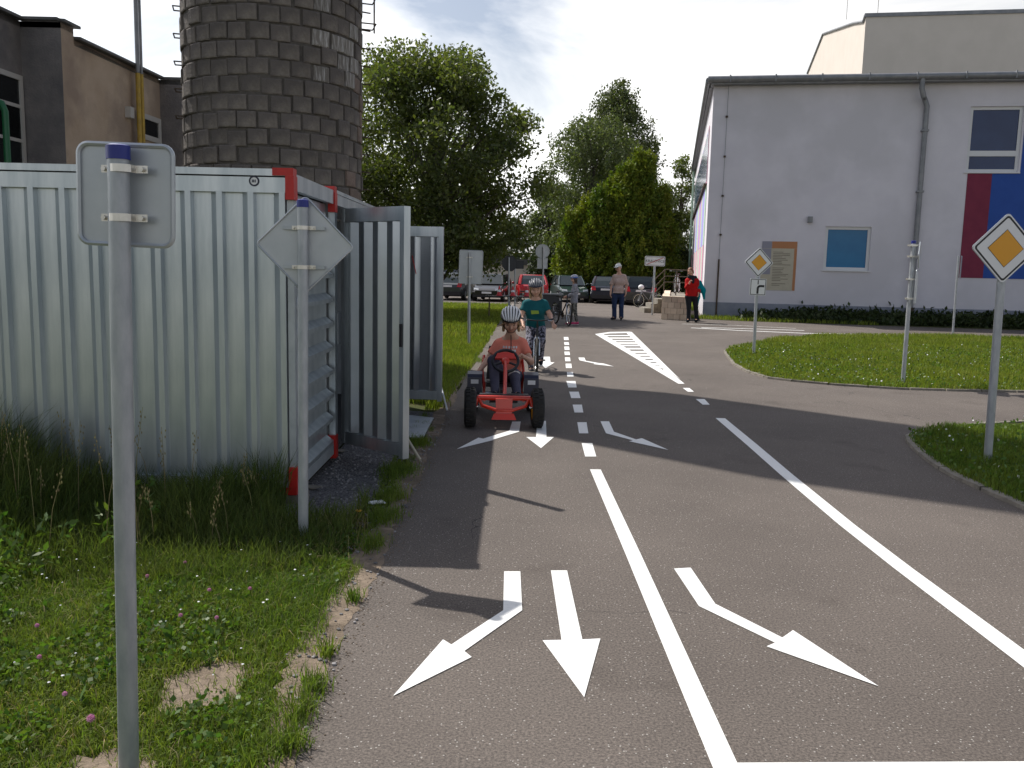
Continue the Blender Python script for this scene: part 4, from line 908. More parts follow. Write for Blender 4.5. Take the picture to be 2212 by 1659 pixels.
# ================================================================== FIGURES: smooth-union surfaces
def surface_nets(f, org, h):
    s = f < 0; nx, ny, nz = f.shape
    cor = [(i, j, k) for i in (0, 1) for j in (0, 1) for k in (0, 1)]
    sl = lambda a, c: a[c[0]:nx - 1 + c[0], c[1]:ny - 1 + c[1], c[2]:nz - 1 + c[2]]
    cnt = sum(sl(s, c).astype(np.int8) for c in cor); act = (cnt > 0) & (cnt < 8); idx = np.full(act.shape, -1, np.int64); I = np.argwhere(act); idx[act] = np.arange(len(I))
    acc = np.zeros((len(I), 3)); num = np.zeros(len(I))
    for a in cor:
        for ax in range(3):
            if a[ax]: continue
            b = list(a); b[ax] = 1
            fa = f[I[:, 0] + a[0], I[:, 1] + a[1], I[:, 2] + a[2]]; fb = f[I[:, 0] + b[0], I[:, 1] + b[1], I[:, 2] + b[2]]
            m = (fa < 0) != (fb < 0); t = np.where(m, fa / np.where(m, fa - fb, 1), 0)
            p = np.array(a, float)[None, :] + np.zeros((len(I), 3)); p[:, ax] += t; acc += p * m[:, None]; num += m
    V = org + h * (I + acc / np.maximum(num, 1)[:, None]); FQ = []
    for ax in range(3):
        o1, o2 = (ax + 1) % 3, (ax + 2) % 3; n = [nx, ny, nz]
        a = [slice(None)] * 3; b = [slice(None)] * 3; a[ax] = slice(0, n[ax] - 1); b[ax] = slice(1, n[ax])
        ch = s[tuple(a)] != s[tuple(b)]; E = np.argwhere(ch)
        E = E[(E[:, o1] > 0) & (E[:, o2] > 0) & (E[:, o1] < n[o1] - 1) & (E[:, o2] < n[o2] - 1)]
        def c(d1, d2): q = E.copy(); q[:, o1] -= d1; q[:, o2] -= d2; return idx[q[:, 0], q[:, 1], q[:, 2]]
        Q = np.stack([c(1, 1), c(0, 1), c(0, 0), c(1, 0)], 1); fl = ~s[E[:, 0], E[:, 1], E[:, 2]]; Q[fl] = Q[fl][:, ::-1]; FQ.append(Q)
    return V, np.concatenate(FQ)
def cap(a, b, ra, rb, clip=None, k=.03): return ('c', np.array(a, float), np.array(b, float), ra, rb, clip, k)
def elp(c, r, rot=None, clip=None, k=.03): return ('e', np.array(c, float), np.array(r, float), np.eye(3) if rot is None else np.array(rot), 0, clip, k)
def sdf(prims, res, cuts=None):
    lo = np.min([np.minimum(p[1], p[2]) - max(p[3], p[4]) if p[0] == 'c' else p[1] - p[2].max() for p in prims], 0) - 3 * res
    hi = np.max([np.maximum(p[1], p[2]) + max(p[3], p[4]) if p[0] == 'c' else p[1] + p[2].max() for p in prims], 0) + 3 * res
    n = np.ceil((hi - lo) / res).astype(int) + 1; ax = [lo[i] + res * np.arange(n[i]) for i in range(3)]
    G = np.stack(np.meshgrid(*ax, indexing='ij'), -1).reshape(-1, 3).astype(np.float64); f = np.full(len(G), 9.0)
    for p in prims:
        if p[0] == 'c':
            ba = p[2] - p[1]; t = np.clip(((G - p[1]) @ ba) / max(ba @ ba, 1e-9), 0, 1); d = np.linalg.norm(G - p[1] - t[:, None] * ba, axis=1) - (p[3] + t * (p[4] - p[3]))
        else:
            q = (G - p[1]) @ p[3]; k0 = np.linalg.norm(q / p[2], axis=1); k1 = np.linalg.norm(q / p[2] ** 2, axis=1); d = k0 * (k0 - 1) / np.maximum(k1, 1e-6)
        if p[5]:
            for pt, nn in p[5]: d = np.maximum(d, (G - np.array(pt)) @ np.array(nn))
        kk = p[6]; h = np.clip(.5 + .5 * (f - d) / kk, 0, 1); f = np.where(f > 8, d, f * (1 - h) + d * h - kk * h * (1 - h))
    if cuts:
        for pt, nn in cuts: f = np.maximum(f, (G - np.array(pt)) @ np.array(nn))
    return surface_nets(f.reshape(n), lo, res)
def sdf_obj(name, parts, m, parent):
    vs, fs, o = [], [], 0
    for v, q in parts: vs.append(v); fs.append(q + o); o += len(v)
    return link(name, rawmesh(name, np.concatenate(vs), np.concatenate(fs), M[m] if isinstance(m, str) else m, True), parent)
def hand(w, d, n, s, thumb, curl, res=.0045):
    # w wrist, d pointing direction, n palm side, thumb: +1/-1 along side
    w, d, n = Vector(w), Vector(d).normalized(), Vector(n); n = (n - d * n.dot(d)).normalized(); sd_ = d.cross(n) * thumb
    pr = [cap(w - d * .02 * s, w + d * .03 * s, .024 * s, .026 * s, k=.012), cap(w + d * .03 * s + sd_ * .012 * s, w + d * .075 * s + sd_ * .022 * s, .017 * s, .014 * s, k=.012), cap(w + d * .03 * s - sd_ * .012 * s, w + d * .07 * s - sd_ * .022 * s, .017 * s, .013 * s, k=.012)]
    for i, (off, ln) in enumerate(((.030, .066), (.011, .074), (-.009, .068), (-.028, .053))):
        p = w + d * (.082 - abs(off - .005) * .25) * s + sd_ * off * s; a = .25 * curl
        for j, fr in enumerate((.45, .3, .25)):
            a += curl * (.55 if j else .35); dd = d * math.cos(a) + n * math.sin(a); q = p + dd * ln * fr * s; r = (.0088 - .0008 * j) * s; pr.append(cap(p, q, r, r * .92, k=.004)); p = q
    p = w + d * .028 * s + sd_ * .028 * s; dd = (d * .6 + sd_ * .75 + n * .35).normalized(); q = p + dd * .034 * s; pr.append(cap(p, q, .0115 * s, .0098 * s, k=.008)); pr.append(cap(q, q + (d * .85 + sd_ * .1 + n * .55 * curl).normalized() * .03 * s, .0095 * s, .008 * s, k=.005))
    return sdf(pr, res * s if s > .8 else res * .85)
class Person:
    def __init__(s, name, label, J, fd, sc, hs, res=.015, group=None, girth=1.0):
        s.J = {k: Vector(v) for k, v in J.items()}; s.fd = Vector(fd).normalized(); s.sc = sc; s.hs = hs; s.res = res; s.g = girth
        base = (s.J['anL'] + s.J['anR']) / 2; base.z = min(s.J['anL'].z, s.J['anR'].z) - .07 * sc
        s.o = root(name, label, 'person', base, group=group)
        J = s.J; s.up = (J['head'] - J['neck']).normalized(); s.sd = s.fd.cross(s.up).normalized()   # to the person's right
        s.hf = s.up.cross(s.sd) * -1; s.hf = s.sd.cross(s.up) * -1 if s.hf.dot(s.fd) < 0 else s.hf
        s.rot = np.array([[s.sd.x, s.hf.x, s.up.x], [s.sd.y, s.hf.y, s.up.y], [s.sd.z, s.hf.z, s.up.z]])
    def torso(s, off=0.0):
        J, c, g = dict(s.J), s.sc, s.g
        if off: J['neck'] = J['neck'] - s.up * .045 * c - s.hf * .02 * c          # garments end below the throat
        w = (J['shR'] - J['shL']); ch = J['chest']; pv = J['pelvis']; wu = w.normalized(); mid = ch.lerp(pv, .55)
        return [cap(J['neck'], J[q_].lerp(J['neck'], .25) , .046 * c + off, .05 * c + off, k=.05 * c) for q_ in ('shL', 'shR')] + [cap(J['shL'], J['shR'], .058 * c + off, .058 * c + off, k=.05 * c), cap(ch - wu * .075 * c, ch + wu * .075 * c, .115 * c * g + off, .115 * c * g + off, k=.06 * c),
                cap(mid - wu * .055 * c, mid + wu * .055 * c, .105 * c * g + off, .105 * c * g + off, k=.07 * c), cap(pv - wu * .065 * c, pv + wu * .065 * c, .112 * c * g + off, .112 * c * g + off, k=.07 * c)]
    def arm(s, S, off=0.0, t=2.0):
        J, c = s.J, s.sc * getattr(s, 'ag', 1.0); a, e, w = J['sh' + S], J['el' + S], J['wr' + S]; pr = []
        if t >= 1: pr.append(cap(a, e, .050 * c + off, .040 * c + off, k=.03 * c))
        else:
            d = (e - a).normalized(); E = a + (e - a) * t; pr.append(cap(a, a + (e - a) * min(1, t + .15), .054 * c + off, .052 * c + off, [(tuple(E), tuple(d))], k=.03 * c))
        if t >= 2: pr.append(cap(e, w, .040 * c + off, .027 * c + off, k=.03 * c))
        elif t > 1: d = (w - e).normalized(); E = e + (w - e) * (t - 1); pr.append(cap(e, e + (w - e) * min(1, t - .9), .043 * c + off, .036 * c + off, [(tuple(E), tuple(d))], k=.03 * c))
        return pr
    def leg(s, S, off=0.0, t=2.0, flare=0.0):
        J, c, g = s.J, s.sc * getattr(s, 'ag', 1.0), s.g; h, k, a = J['hip' + S], J['kn' + S], J['an' + S]
        pr = [cap(h, k, .082 * c * g + off, .056 * c + off, k=.04 * c)]
        if t >= 2: pr.append(cap(k, a, .054 * c + off, .036 * c + off + flare, k=.03 * c))
        elif t > 1: d = (a - k).normalized(); E = k + (a - k) * (t - 1); pr.append(cap(k, a, .054 * c + off, .040 * c + off + flare, [(tuple(E), tuple(d))], k=.03 * c))
        return pr
    def body(s):
        J, c, h = s.J, s.sc, s.hs; H = J['head']; U, Fd, Sd = s.up, s.hf, s.sd
        pr = s.torso() + s.arm('L') + s.arm('R') + s.leg('L') + s.leg('R')
        pr += [cap(J['neck'] - U * .03 * c, H - U * .05 * h, .056 * c, .050 * h, k=.04)]
        for S in 'LR': pr.append(cap(J['an' + S], J['to' + S], .036 * c, .030 * c, k=.02))
        hd = [elp(H + U * .02 * h, (.076 * h, .092 * h, .102 * h), s.rot, k=.03 * h), elp(H - U * .055 * h + Fd * .025 * h, (.055 * h, .060 * h, .060 * h), s.rot, k=.035 * h), cap(J['neck'], H - U * .04 * h, .050 * c, .046 * h, k=.03),
              cap(H + Fd * .088 * h + U * .012 * h, H + Fd * .106 * h - U * .022 * h, .010 * h, .014 * h, k=.014 * h)]
        for q in (-1, 1):
            hd.append(elp(H + Sd * q * .079 * h - U * .01 * h - Fd * .005 * h, (.012 * h, .02 * h, .03 * h), s.rot, k=.01)); hd.append(elp(H + Sd * q * .04 * h + Fd * .066 * h - U * .03 * h, (.028 * h, .022 * h, .026 * h), s.rot, k=.02))
            hd.append(cap(H + Sd * q * .018 * h + Fd * .088 * h + U * .03 * h, H + Sd * q * .05 * h + Fd * .074 * h + U * .03 * h, .010 * h, .009 * h, k=.012 * h))
        parts = [sdf(pr, s.res), sdf(hd, .0075 * h)]
        for S, (d, n, th, cu) in s.hands.items(): parts.append(hand(J['wr' + S], d, n, c * 1.02, th, cu))
        s.b = sdf_obj('body', parts, s.skin if hasattr(s, 'skin') else 'skin', s.o)
        e = MB(); br = MB(); mo = MB()
        for q in (-1, 1):
            e.ell(H + Sd * q * .033 * h + Fd * .083 * h + U * .012 * h, (.0125 * h, .008 * h, .007 * h), Matrix(s.rot.tolist()), 8, 6)
            br.tube([H + Sd * q * (.016 + .012 * i) * h + Fd * (.094 - .004 * i) * h + U * (.034 + .003 * (1 if i == 1 else 0)) * h for i in range(4)], .0042 * h, 5)
        e.build('eyes', mat('eye', (.05, .035, .03), rough=.25), s.b, True); br.build('eyebrows', mat('brow', (.16, .09, .05)), s.b)
        mo.tube([H + Sd * (.026 * t) * h + Fd * (.090 - .010 * abs(t)) * h - U * (.052 - .006 * abs(t)) * h for t in (-1, -.5, 0, .5, 1)], [.003 * h, .0055 * h, .006 * h, .0055 * h, .003 * h], 6).build('mouth', mat('lips', (.42, .13, .12), rough=.5), s.b, True)
        return s
    def garment(s, name, pr, m, cuts=None, res=None): return sdf_obj(name, [sdf(pr, res or s.res, cuts)], m, s.o)
    def shoes(s, m, sole='white'):
        for S in 'LR':
            a, t = s.J['an' + S], s.J['to' + S]; c = s.sc; d = (t - a); d.z = 0; d.normalize(); z = min(a.z, t.z); zb = t.z - .042 * c
            pr = [cap(Vector((a.x, a.y, a.z - .03 * c)) - d * .03 * c, t + d * .02 * c, .046 * c, .038 * c, k=.03), cap(a - d * .01 * c, a + Vector((0, 0, .0)), .045 * c, .045 * c, k=.03)]
            sh = sdf_obj('shoe', [sdf(pr, .011 * c + .001, [((0, 0, zb), (0, 0, -1))])], m, s.o)
            MB().prism([t + d * .055 * c + Vector((0, 0, zb - t.z)), t + d * .03 * c + d.cross(Vector((0, 0, 1))) * .035 * c + Vector((0, 0, zb - t.z)), a - d * .06 * c + d.cross(Vector((0, 0, 1))) * .035 * c + Vector((0, 0, zb - a.z)), a - d * .06 * c - d.cross(Vector((0, 0, 1))) * .035 * c + Vector((0, 0, zb - a.z)), t + d * .03 * c - d.cross(Vector((0, 0, 1))) * .035 * c + Vector((0, 0, zb - t.z))], (0, 0, -1), .012 * c).build('sole', M[sole], sh)
    def hair(s, m, back=.0, long=0.0):
        H, h, U, Fd, Sd = s.J['head'], s.hs, s.up, s.hf, s.sd
        pr = [elp(H + U * .028 * h - Fd * .012 * h, (.088 * h, .100 * h, .106 * h), s.rot, [(tuple(H + Fd * .045 * h + U * .03 * h), tuple((Fd - U * .55).normalized()))], k=.02)]
        if long:
            for q in (-1, 1): pr.append(cap(H + Sd * q * .07 * h - Fd * .02 * h, H + Sd * q * .085 * h - U * long * h + Fd * .01 * h, .026 * h, .016 * h, k=.02))
            pr.append(cap(H - Fd * .06 * h, H - Fd * .07 * h - U * long * h, .06 * h, .035 * h, k=.03))
        return sdf_obj('hair', [sdf(pr, .010 * h)], m, s.o)
    def helmet(s, shell, rib, nrib=7, visor=False):
        H, h, U, Fd, Sd = s.J['head'], s.hs, s.up, s.hf, s.sd; c = H + U * .062 * h - Fd * .012 * h; rx, ry, rz = .106 * h, .132 * h, .088 * h
        cut = [(tuple(c + U * -.002), tuple((-U * 1 + Fd * .12).normalized()))]
        v, q = sdf([elp(c, (rx * .95, ry * .96, rz * .94), s.rot)], .009 * h, cut); he = sdf_obj('helmet', [(v, q)], shell, s.o)
        for i in range(nrib):
            x = -.88 + 1.76 * i / (nrib - 1); pts = []
            for j in range(13):
                t = -1.42 + 2.84 * j / 12; rr = math.sqrt(max(0, 1 - x * x)); xx = x * (.62 + .38 * math.cos(t)); rr = math.sqrt(max(0, 1 - xx * xx)); pts.append(c + Sd * xx * rx + Fd * math.sin(t) * ry * rr + U * math.cos(t) * rz * rr * 1.0 + U * .004)
            MB().tube(pts, [.004 * h] + [.0105 * h] * 11 + [.004 * h], 6).build('helmet_rib', M[rib] if isinstance(rib, str) else rib, he, True)
        rim = [c + Sd * rx * 1.0 * math.cos(a) + Fd * (ry * 1.0 * math.sin(a)) + U * (.012 * math.sin(a) * h) for a in [2 * math.pi * i / 28 for i in range(28)]]
        MB().tube(rim, .010 * h, 6, closed=True).build('helmet_rim', M[shell] if isinstance(shell, str) else shell, he, True)
        b = MB()
        for q in (-1, 1): b.tube([c + Sd * q * rx * .9 - U * .01 * h, H + Sd * q * .083 * h - U * .05 * h + Fd * .02 * h, H + Sd * q * .03 * h - U * .118 * h + Fd * .04 * h, H - U * .122 * h + Fd * .045 * h], .0055 * h, 6)
        b.build('chin_strap', M['black'], he, True); return he

def cloth(name, c1, c2=None, **k): M[name] = mat(name, c1, c2, rough=.85, spec=.2, bump=.25, bscale=45, **k)
cloth('coral_cotton', (.86, .27, .19), (.78, .22, .155), scale=5); cloth('teal_cotton', (.010, .10, .115), (.014, .125, .14), scale=5)
cloth('indigo_denim', (.065, .062, .095), (.10, .095, .135), scale=8); cloth('leopard_cloth', (.02, .02, .028), (.30, .29, .36), scale=26, lo=.46, hi=.56)
cloth('camo_cloth', (.05, .05, .04), (.26, .25, .23), scale=18, lo=.45, hi=.56); cloth('grey_fleece', (.25, .25, .29), (.36, .36, .40), scale=16)
cloth('plaid_shirt', (.48, .34, .29), (.60, .46, .41), scale=20); cloth('blue_jeans', (.022, .035, .085), (.035, .055, .12), scale=8)
cloth('red_sweater', (.48, .012, .012), (.40, .01, .01), scale=7); cloth('black_trousers', (.014, .015, .02), (.022, .023, .03), scale=7)
cloth('turquoise_jacket', (.0, .24, .28), (.0, .19, .23), scale=7); cloth('knee_pad', (.55, .50, .46), (.65, .6, .57), scale=20)
M['hair_blond'] = mat('blond_hair', (.34, .21, .10), (.46, .31, .16), scale=30, rough=.55, stretch=(1, 1, .2)); M['hair_dark'] = mat('dark_hair', (.03, .022, .018), (.05, .035, .028), scale=30, rough=.5); M['hair_auburn'] = mat('auburn_hair', (.20, .075, .035), (.27, .11, .06), scale=30, rough=.55); M['hair_grey'] = mat('grey_hair', (.45, .43, .40), rough=.7)
M['pink'] = mat('pink_shoe', (.62, .06, .18), rough=.6); M['bluew'] = mat('blue_helmet_shell', (.06, .14, .45), rough=.35); M['teal_print'] = mat('lime_print', (.30, .42, .05), rough=.8)

# ---- girl driving the pedal kart
k = {}
k['head'] = at(1104, 694, 10.0); k['neck'] = at(1104, 722, 10.10); k['chest'] = at(1102, 762, 10.12); k['pelvis'] = at(1100, 812, 10.14)
k['shL'] = at(1128, 743, 10.12); k['shR'] = at(1077, 745, 10.14); k['elL'] = at(1146, 781, 9.98); k['wrL'] = at(1134, 772, 9.74)
k['elR'] = at(1052, 779, 10.10); k['wrR'] = at(1034, 803, 9.93)
k['hipL'] = at(1116, 817, 10.08); k['hipR'] = at(1085, 817, 10.08); k['knL'] = at(1111, 809, 9.60); k['knR'] = at(1066, 780, 9.62)
k['anL'] = at(1117, 852, 9.36); k['anR'] = at(1070, 851, 9.34); k['toL'] = k['anL'] + Vector((.01, -.13, .02)); k['toR'] = k['anR'] + Vector((-.01, -.13, .02))
p = Person('person', 'child in coral T-shirt and white helmet sitting at the wheel of the red pedal kart', k, (0.0, -1, -.12), .80, 1.04, .0105); p.ag = 1.16
p.hands = {'L': ((-.75, -.35, .35), (-.2, -.9, -.4), -1, 1.25), 'R': ((-.25, -.75, -.65), (-.1, -.3, -1), -1, .7)}
p.body(); p.garment('tshirt', p.torso(.013) + p.arm('L', .012, .62) + p.arm('R', .012, .62), 'coral_cotton', [(tuple(k['pelvis'] + Vector((0, 0, -.06))), (0, 0, -1))])
p.garment('trousers', [q_[:5] + ([(tuple(k['pelvis'] + Vector((0, 0, .06))), (0, 0, 1))],) + q_[6:] for q_ in p.torso(.010)[-1:]] + p.leg('L', .012) + p.leg('R', .012), 'indigo_denim')
kd = (k['anL'] - k['knL']).normalized(); sdf_obj('knee_pad', [sdf([elp(k['knL'] + Vector((0, -.012, .0)), (.068, .062, .062))], .009, [(tuple(k['knL'] + kd * .06), tuple(kd))])], 'knee_pad', p.o)
p.shoes('black_trousers', 'black'); p.hair('hair_blond', long=.12); p.helmet('black', 'white', 7)
for q in (-1, 1): MB().tube([k['head'] + Vector((q * .075, .0, -.02)), k['head'] + Vector((q * .12, .01, -.05)), k['head'] + Vector((q * .17, .02, -.07 if q < 0 else -.1))], [.012, .008, .002], 6).build('hair_strand', M['hair_blond'], p.o, True)
ch = k['chest'] + Vector((0, -.118, .04))
for row, (z, xs) in enumerate(((.035, (-.075, -.045, -.012, .012, .042, .07)), (-.005, (-.08, -.05, -.02, .03, .055)))):
    for x in xs: MB().box(ch + Vector((x, -.012 + abs(x) * .42, z)), (.018, .006, .026), Matrix.Rotation(x * 5, 3, 'Z')).build('shirt_print', M['white'], p.o)
MB().tube([k['neck'] + Vector((.0, -.07, -.005)), k['chest'] + Vector((.01, -.135, .08)), k['chest'] + Vector((.0, -.14, -.03))], .006, 6).build('lanyard', M['black'], p.o, True)

# ---- girl cycling behind
def standing(x, yf, ytop, fd, lean=0.0, Yd=None, stride=.0):
    B = gd(x, yf); H = at(x, ytop, B.y).z; return B, H
B2 = gd(1160, 806); Yb = B2.y + .45
k = {}
k['head'] = at(1157, 624, Yb - .05); k['neck'] = at(1157, 643, Yb + .0); k['chest'] = at(1156, 670, Yb + .02); k['pelvis'] = at(1157, 706, Yb + .12)
k['shL'] = at(1176, 657, Yb); k['shR'] = at(1137, 657, Yb); k['elL'] = at(1188, 681, Yb - .05); k['wrL'] = at(1195, 700, Yb - .30); k['elR'] = at(1126, 682, Yb - .05); k['wrR'] = at(1131, 704, Yb - .30)
k['hipL'] = at(1168, 710, Yb + .1); k['hipR'] = at(1147, 710, Yb + .1); k['knL'] = at(1170, 737, Yb - .22); k['knR'] = at(1144, 748, Yb - .18); k['anL'] = at(1168, 778, Yb - .02); k['anR'] = at(1147, 796, Yb - .04)
k['toL'] = k['anL'] + Vector((0, -.14, -.03)); k['toR'] = k['anR'] + Vector((0, -.14, -.03))
p = Person('person', 'child in teal T-shirt and dark helmet cycling right behind the red kart', k, (.02, -1, -.05), .84, 1.02, .012); p.ag = 1.08
p.hands = {'L': ((.1, -.9, -.3), (0, -.2, -1), 1, 1.1), 'R': ((-.1, -.9, -.3), (0, -.2, -1), -1, 1.1)}
p.body(); p.garment('tshirt', p.torso(.015) + p.arm('L', .014, .6) + p.arm('R', .014, .6), 'teal_cotton', [(tuple(k['pelvis'] + Vector((0, 0, -.02))), (0, 0, -1))])
p.garment('leggings', p.torso(.009)[-1:] + p.leg('L', .010) + p.leg('R', .010), 'leopard_cloth', [(tuple(k['pelvis'] + Vector((0, 0, .04))), (0, 0, 1))])
p.shoes('black_trousers'); p.hair('hair_blond', long=.2); p.helmet('navyp', 'gutter', 6)
MB().prism([k['chest'] + Vector((x, -.128 + abs(x) * .25, z)) for x, z in ((-.07, .0), (.05, .0), (.06, -.05), (-.06, -.06))], (0, -1, 0), .004).build('shirt_print', M['teal_print'], p.o)

# ---- child beside a bicycle farther on
B = gd(1239, 701); Yc = B.y; zt = at(1240, 590, Yc).z; s_ = zt / 1.75
k = {}
def K_(x, y, dy=0.0): return at(x, y, Yc + dy)
k['head'] = K_(1240, 603); k['neck'] = K_(1241, 614, .03); k['chest'] = K_(1242, 628, .03); k['pelvis'] = K_(1240, 651, .03)
k['shL'] = K_(1242, 619, -.15); k['shR'] = K_(1241, 619, .2); k['elL'] = K_(1236, 636, -.2); k['wrL'] = K_(1224, 640, -.12); k['elR'] = K_(1236, 636, .25); k['wrR'] = K_(1224, 642, .2)
k['hipL'] = K_(1241, 656, -.06); k['hipR'] = K_(1240, 656, .12); k['knL'] = K_(1243, 677, -.06); k['knR'] = K_(1233, 677, .15); k['anL'] = K_(1246, 696, -.02); k['anR'] = K_(1234, 697, .12)
k['toL'] = k['anL'] + Vector((-.13, -.03, -.03)); k['toR'] = k['anR'] + Vector((-.13, -.03, -.03))
p = Person('person', 'child in grey jacket, camouflage leggings and blue helmet pushing a bicycle', k, (-1, -.25, -.15), s_ * .95, s_ * .98, .016)
p.hands = {'L': ((-1, 0, -.1), (0, 0, -1), 1, 1.1), 'R': ((-1, 0, -.1), (0, 0, -1), -1, 1.1)}
p.body(); p.garment('jacket', p.torso(.022) + p.arm('L', .016, 1.9) + p.arm('R', .016, 1.9), 'grey_fleece', [(tuple(k['pelvis'] + Vector((0, 0, -.08))), (0, 0, -1))])
p.garment('leggings', p.torso(.009)[-1:] + p.leg('L', .010) + p.leg('R', .010), 'camo_cloth', [(tuple(k['pelvis'] + Vector((0, 0, .04))), (0, 0, 1))])
p.shoes('pink'); p.hair('hair_dark', long=.2); p.helmet('bluew', 'white', 5)
CH3 = (B, k)

# ---- man
B = gd(1334, 691); Yc = B.y
k = {}
k['head'] = K_(1336, 578); k['neck'] = K_(1338, 592, .02); k['chest'] = K_(1338, 609); k['pelvis'] = K_(1335, 637)
k['shL'] = K_(1348.5, 598); k['shR'] = K_(1327.5, 598); k['elL'] = K_(1354, 614, .05); k['wrL'] = K_(1352, 632, -.05); k['elR'] = K_(1321, 613, .03); k['wrR'] = K_(1319, 633, -.08)
k['hipL'] = K_(1343, 638); k['hipR'] = K_(1328, 638); k['knL'] = K_(1342, 662, -.03); k['knR'] = K_(1327, 662, -.03); k['anL'] = K_(1342, 685, 0); k['anR'] = K_(1327, 685, 0)
k['toL'] = k['anL'] + Vector((-.02, -.16, -.04)); k['toR'] = k['anR'] + Vector((-.09, -.14, -.04))
p = Person('person', 'man in pale checked shirt, blue jeans and white cap standing on the road', k, (-.65, -.75, 0), 1.04, 1.1, .017, girth=.98)
p.hands = {'L': ((-.1, -.3, -1), (-1, 0, 0), 1, .7), 'R': ((-.1, -.3, -1), (1, 0, 0), -1, .7)}
p.body(); p.garment('shirt', p.torso(.010) + p.arm('L', .02, 1.15) + p.arm('R', .02, 1.15), 'plaid_shirt', [(tuple(k['pelvis'] + Vector((0, 0, .02))), (0, 0, -1))])
p.garment('jeans', p.torso(.012)[-1:] + p.leg('L', .018, 2, .02) + p.leg('R', .018, 2, .02), 'blue_jeans', [(tuple(k['pelvis'] + Vector((0, 0, .06))), (0, 0, 1)), ((0, 0, .05), (0, 0, -1))])
p.shoes('black_trousers', 'black'); p.hair('hair_grey')
H, U, Fd = k['head'], p.up, p.hf
cpv = sdf([elp(H + U * .045, (.100, .115, .09), p.rot)], .012, [(tuple(H + U * .035), tuple(-U))]); sdf_obj('cap', [cpv, sdf([elp(H + U * .04 + Fd * .12, (.075, .085, .012), p.rot)], .008)], 'white', p.o)
MB().bbox(H + Fd * .098 + U * .012 - Vector((.05, .05, .014)), H + Fd * .098 + U * .012 + Vector((.05, .05, .012))).build('sunglasses', M['black'], p.o)
MB().tube([k['pelvis'] + Vector((.165 * math.cos(a), .15 * math.sin(a), .045)) for a in [2 * math.pi * i / 20 for i in range(20)]], .02, 6, closed=True).build('belt', M['black'], p.o)

# ---- woman
B = gd(1492, 696); Yc = B.y
k = {}
k['head'] = K_(1492, 587); k['neck'] = K_(1495, 600, .02); k['chest'] = K_(1495, 613); k['pelvis'] = K_(1494, 640)
k['shL'] = K_(1504.5, 606); k['shR'] = K_(1485.5, 606); k['elL'] = K_(1511, 621, .05); k['wrL'] = K_(1509, 633, -.1); k['elR'] = K_(1483, 621, -.08); k['wrR'] = K_(1489, 612, -.22)
k['hipL'] = K_(1501, 642); k['hipR'] = K_(1487, 642); k['knL'] = K_(1503, 665); k['knR'] = K_(1488, 665); k['anL'] = K_(1505, 690, 0); k['anR'] = K_(1487, 690, 0)
k['toL'] = k['anL'] + Vector((-.06, -.15, -.04)); k['toR'] = k['anR'] + Vector((-.06, -.15, -.04))
p = Person('person', 'person in red sweater and black trousers standing by the corner of the white building', k, (-.6, -.8, -.05), 1.02, 1.04, .017, girth=1.08)
p.hands = {'L': ((0, -.4, -1), (-1, 0, 0), 1, .9), 'R': ((.3, -.3, .9), (.6, -.5, 0), -1, .9)}
p.body(); p.garment('sweater', p.torso(.020) + p.arm('L', .017, 1.93) + p.arm('R', .017, 1.93), 'red_sweater', [(tuple(k['pelvis'] + Vector((0, 0, -.0))), (0, 0, -1))])
p.garment('trousers', p.torso(.014)[-1:] + p.leg('L', .016, 2, .015) + p.leg('R', .016, 2, .015), 'black_trousers', [(tuple(k['pelvis'] + Vector((0, 0, .06))), (0, 0, 1)), ((0, 0, .05), (0, 0, -1))])
p.shoes('black_trousers', 'black'); p.hair('hair_auburn', long=.06)
sdf_obj('scarf', [sdf([cap(k['neck'] + Vector((-.09, -.04, .02)), k['neck'] + Vector((.09, -.02, 0)), .065, .07), cap(k['neck'] + Vector((0, -.08, 0)), k['chest'] + Vector((0, -.14, .05)), .06, .045)], .014)], 'black_trousers', p.o)
jw = k['wrL'] + Vector((.08, .0, .0))
jv = sdf([cap(K_(1511, 610, .02), K_(1519, 628, .0), .07, .08, k=.05), cap(K_(1519, 626, .0), K_(1521, 645, .02), .075, .035, k=.05), cap(K_(1508, 640, .0), K_(1506, 662, .0), .06, .03, k=.04), cap(K_(1510, 620), K_(1508, 642), .06, .06, k=.05)], .014)
tag(sdf_obj('jacket', [jv], 'turquoise_jacket', None), 'turquoise jacket hanging over the arm of the person in red', 'jacket')
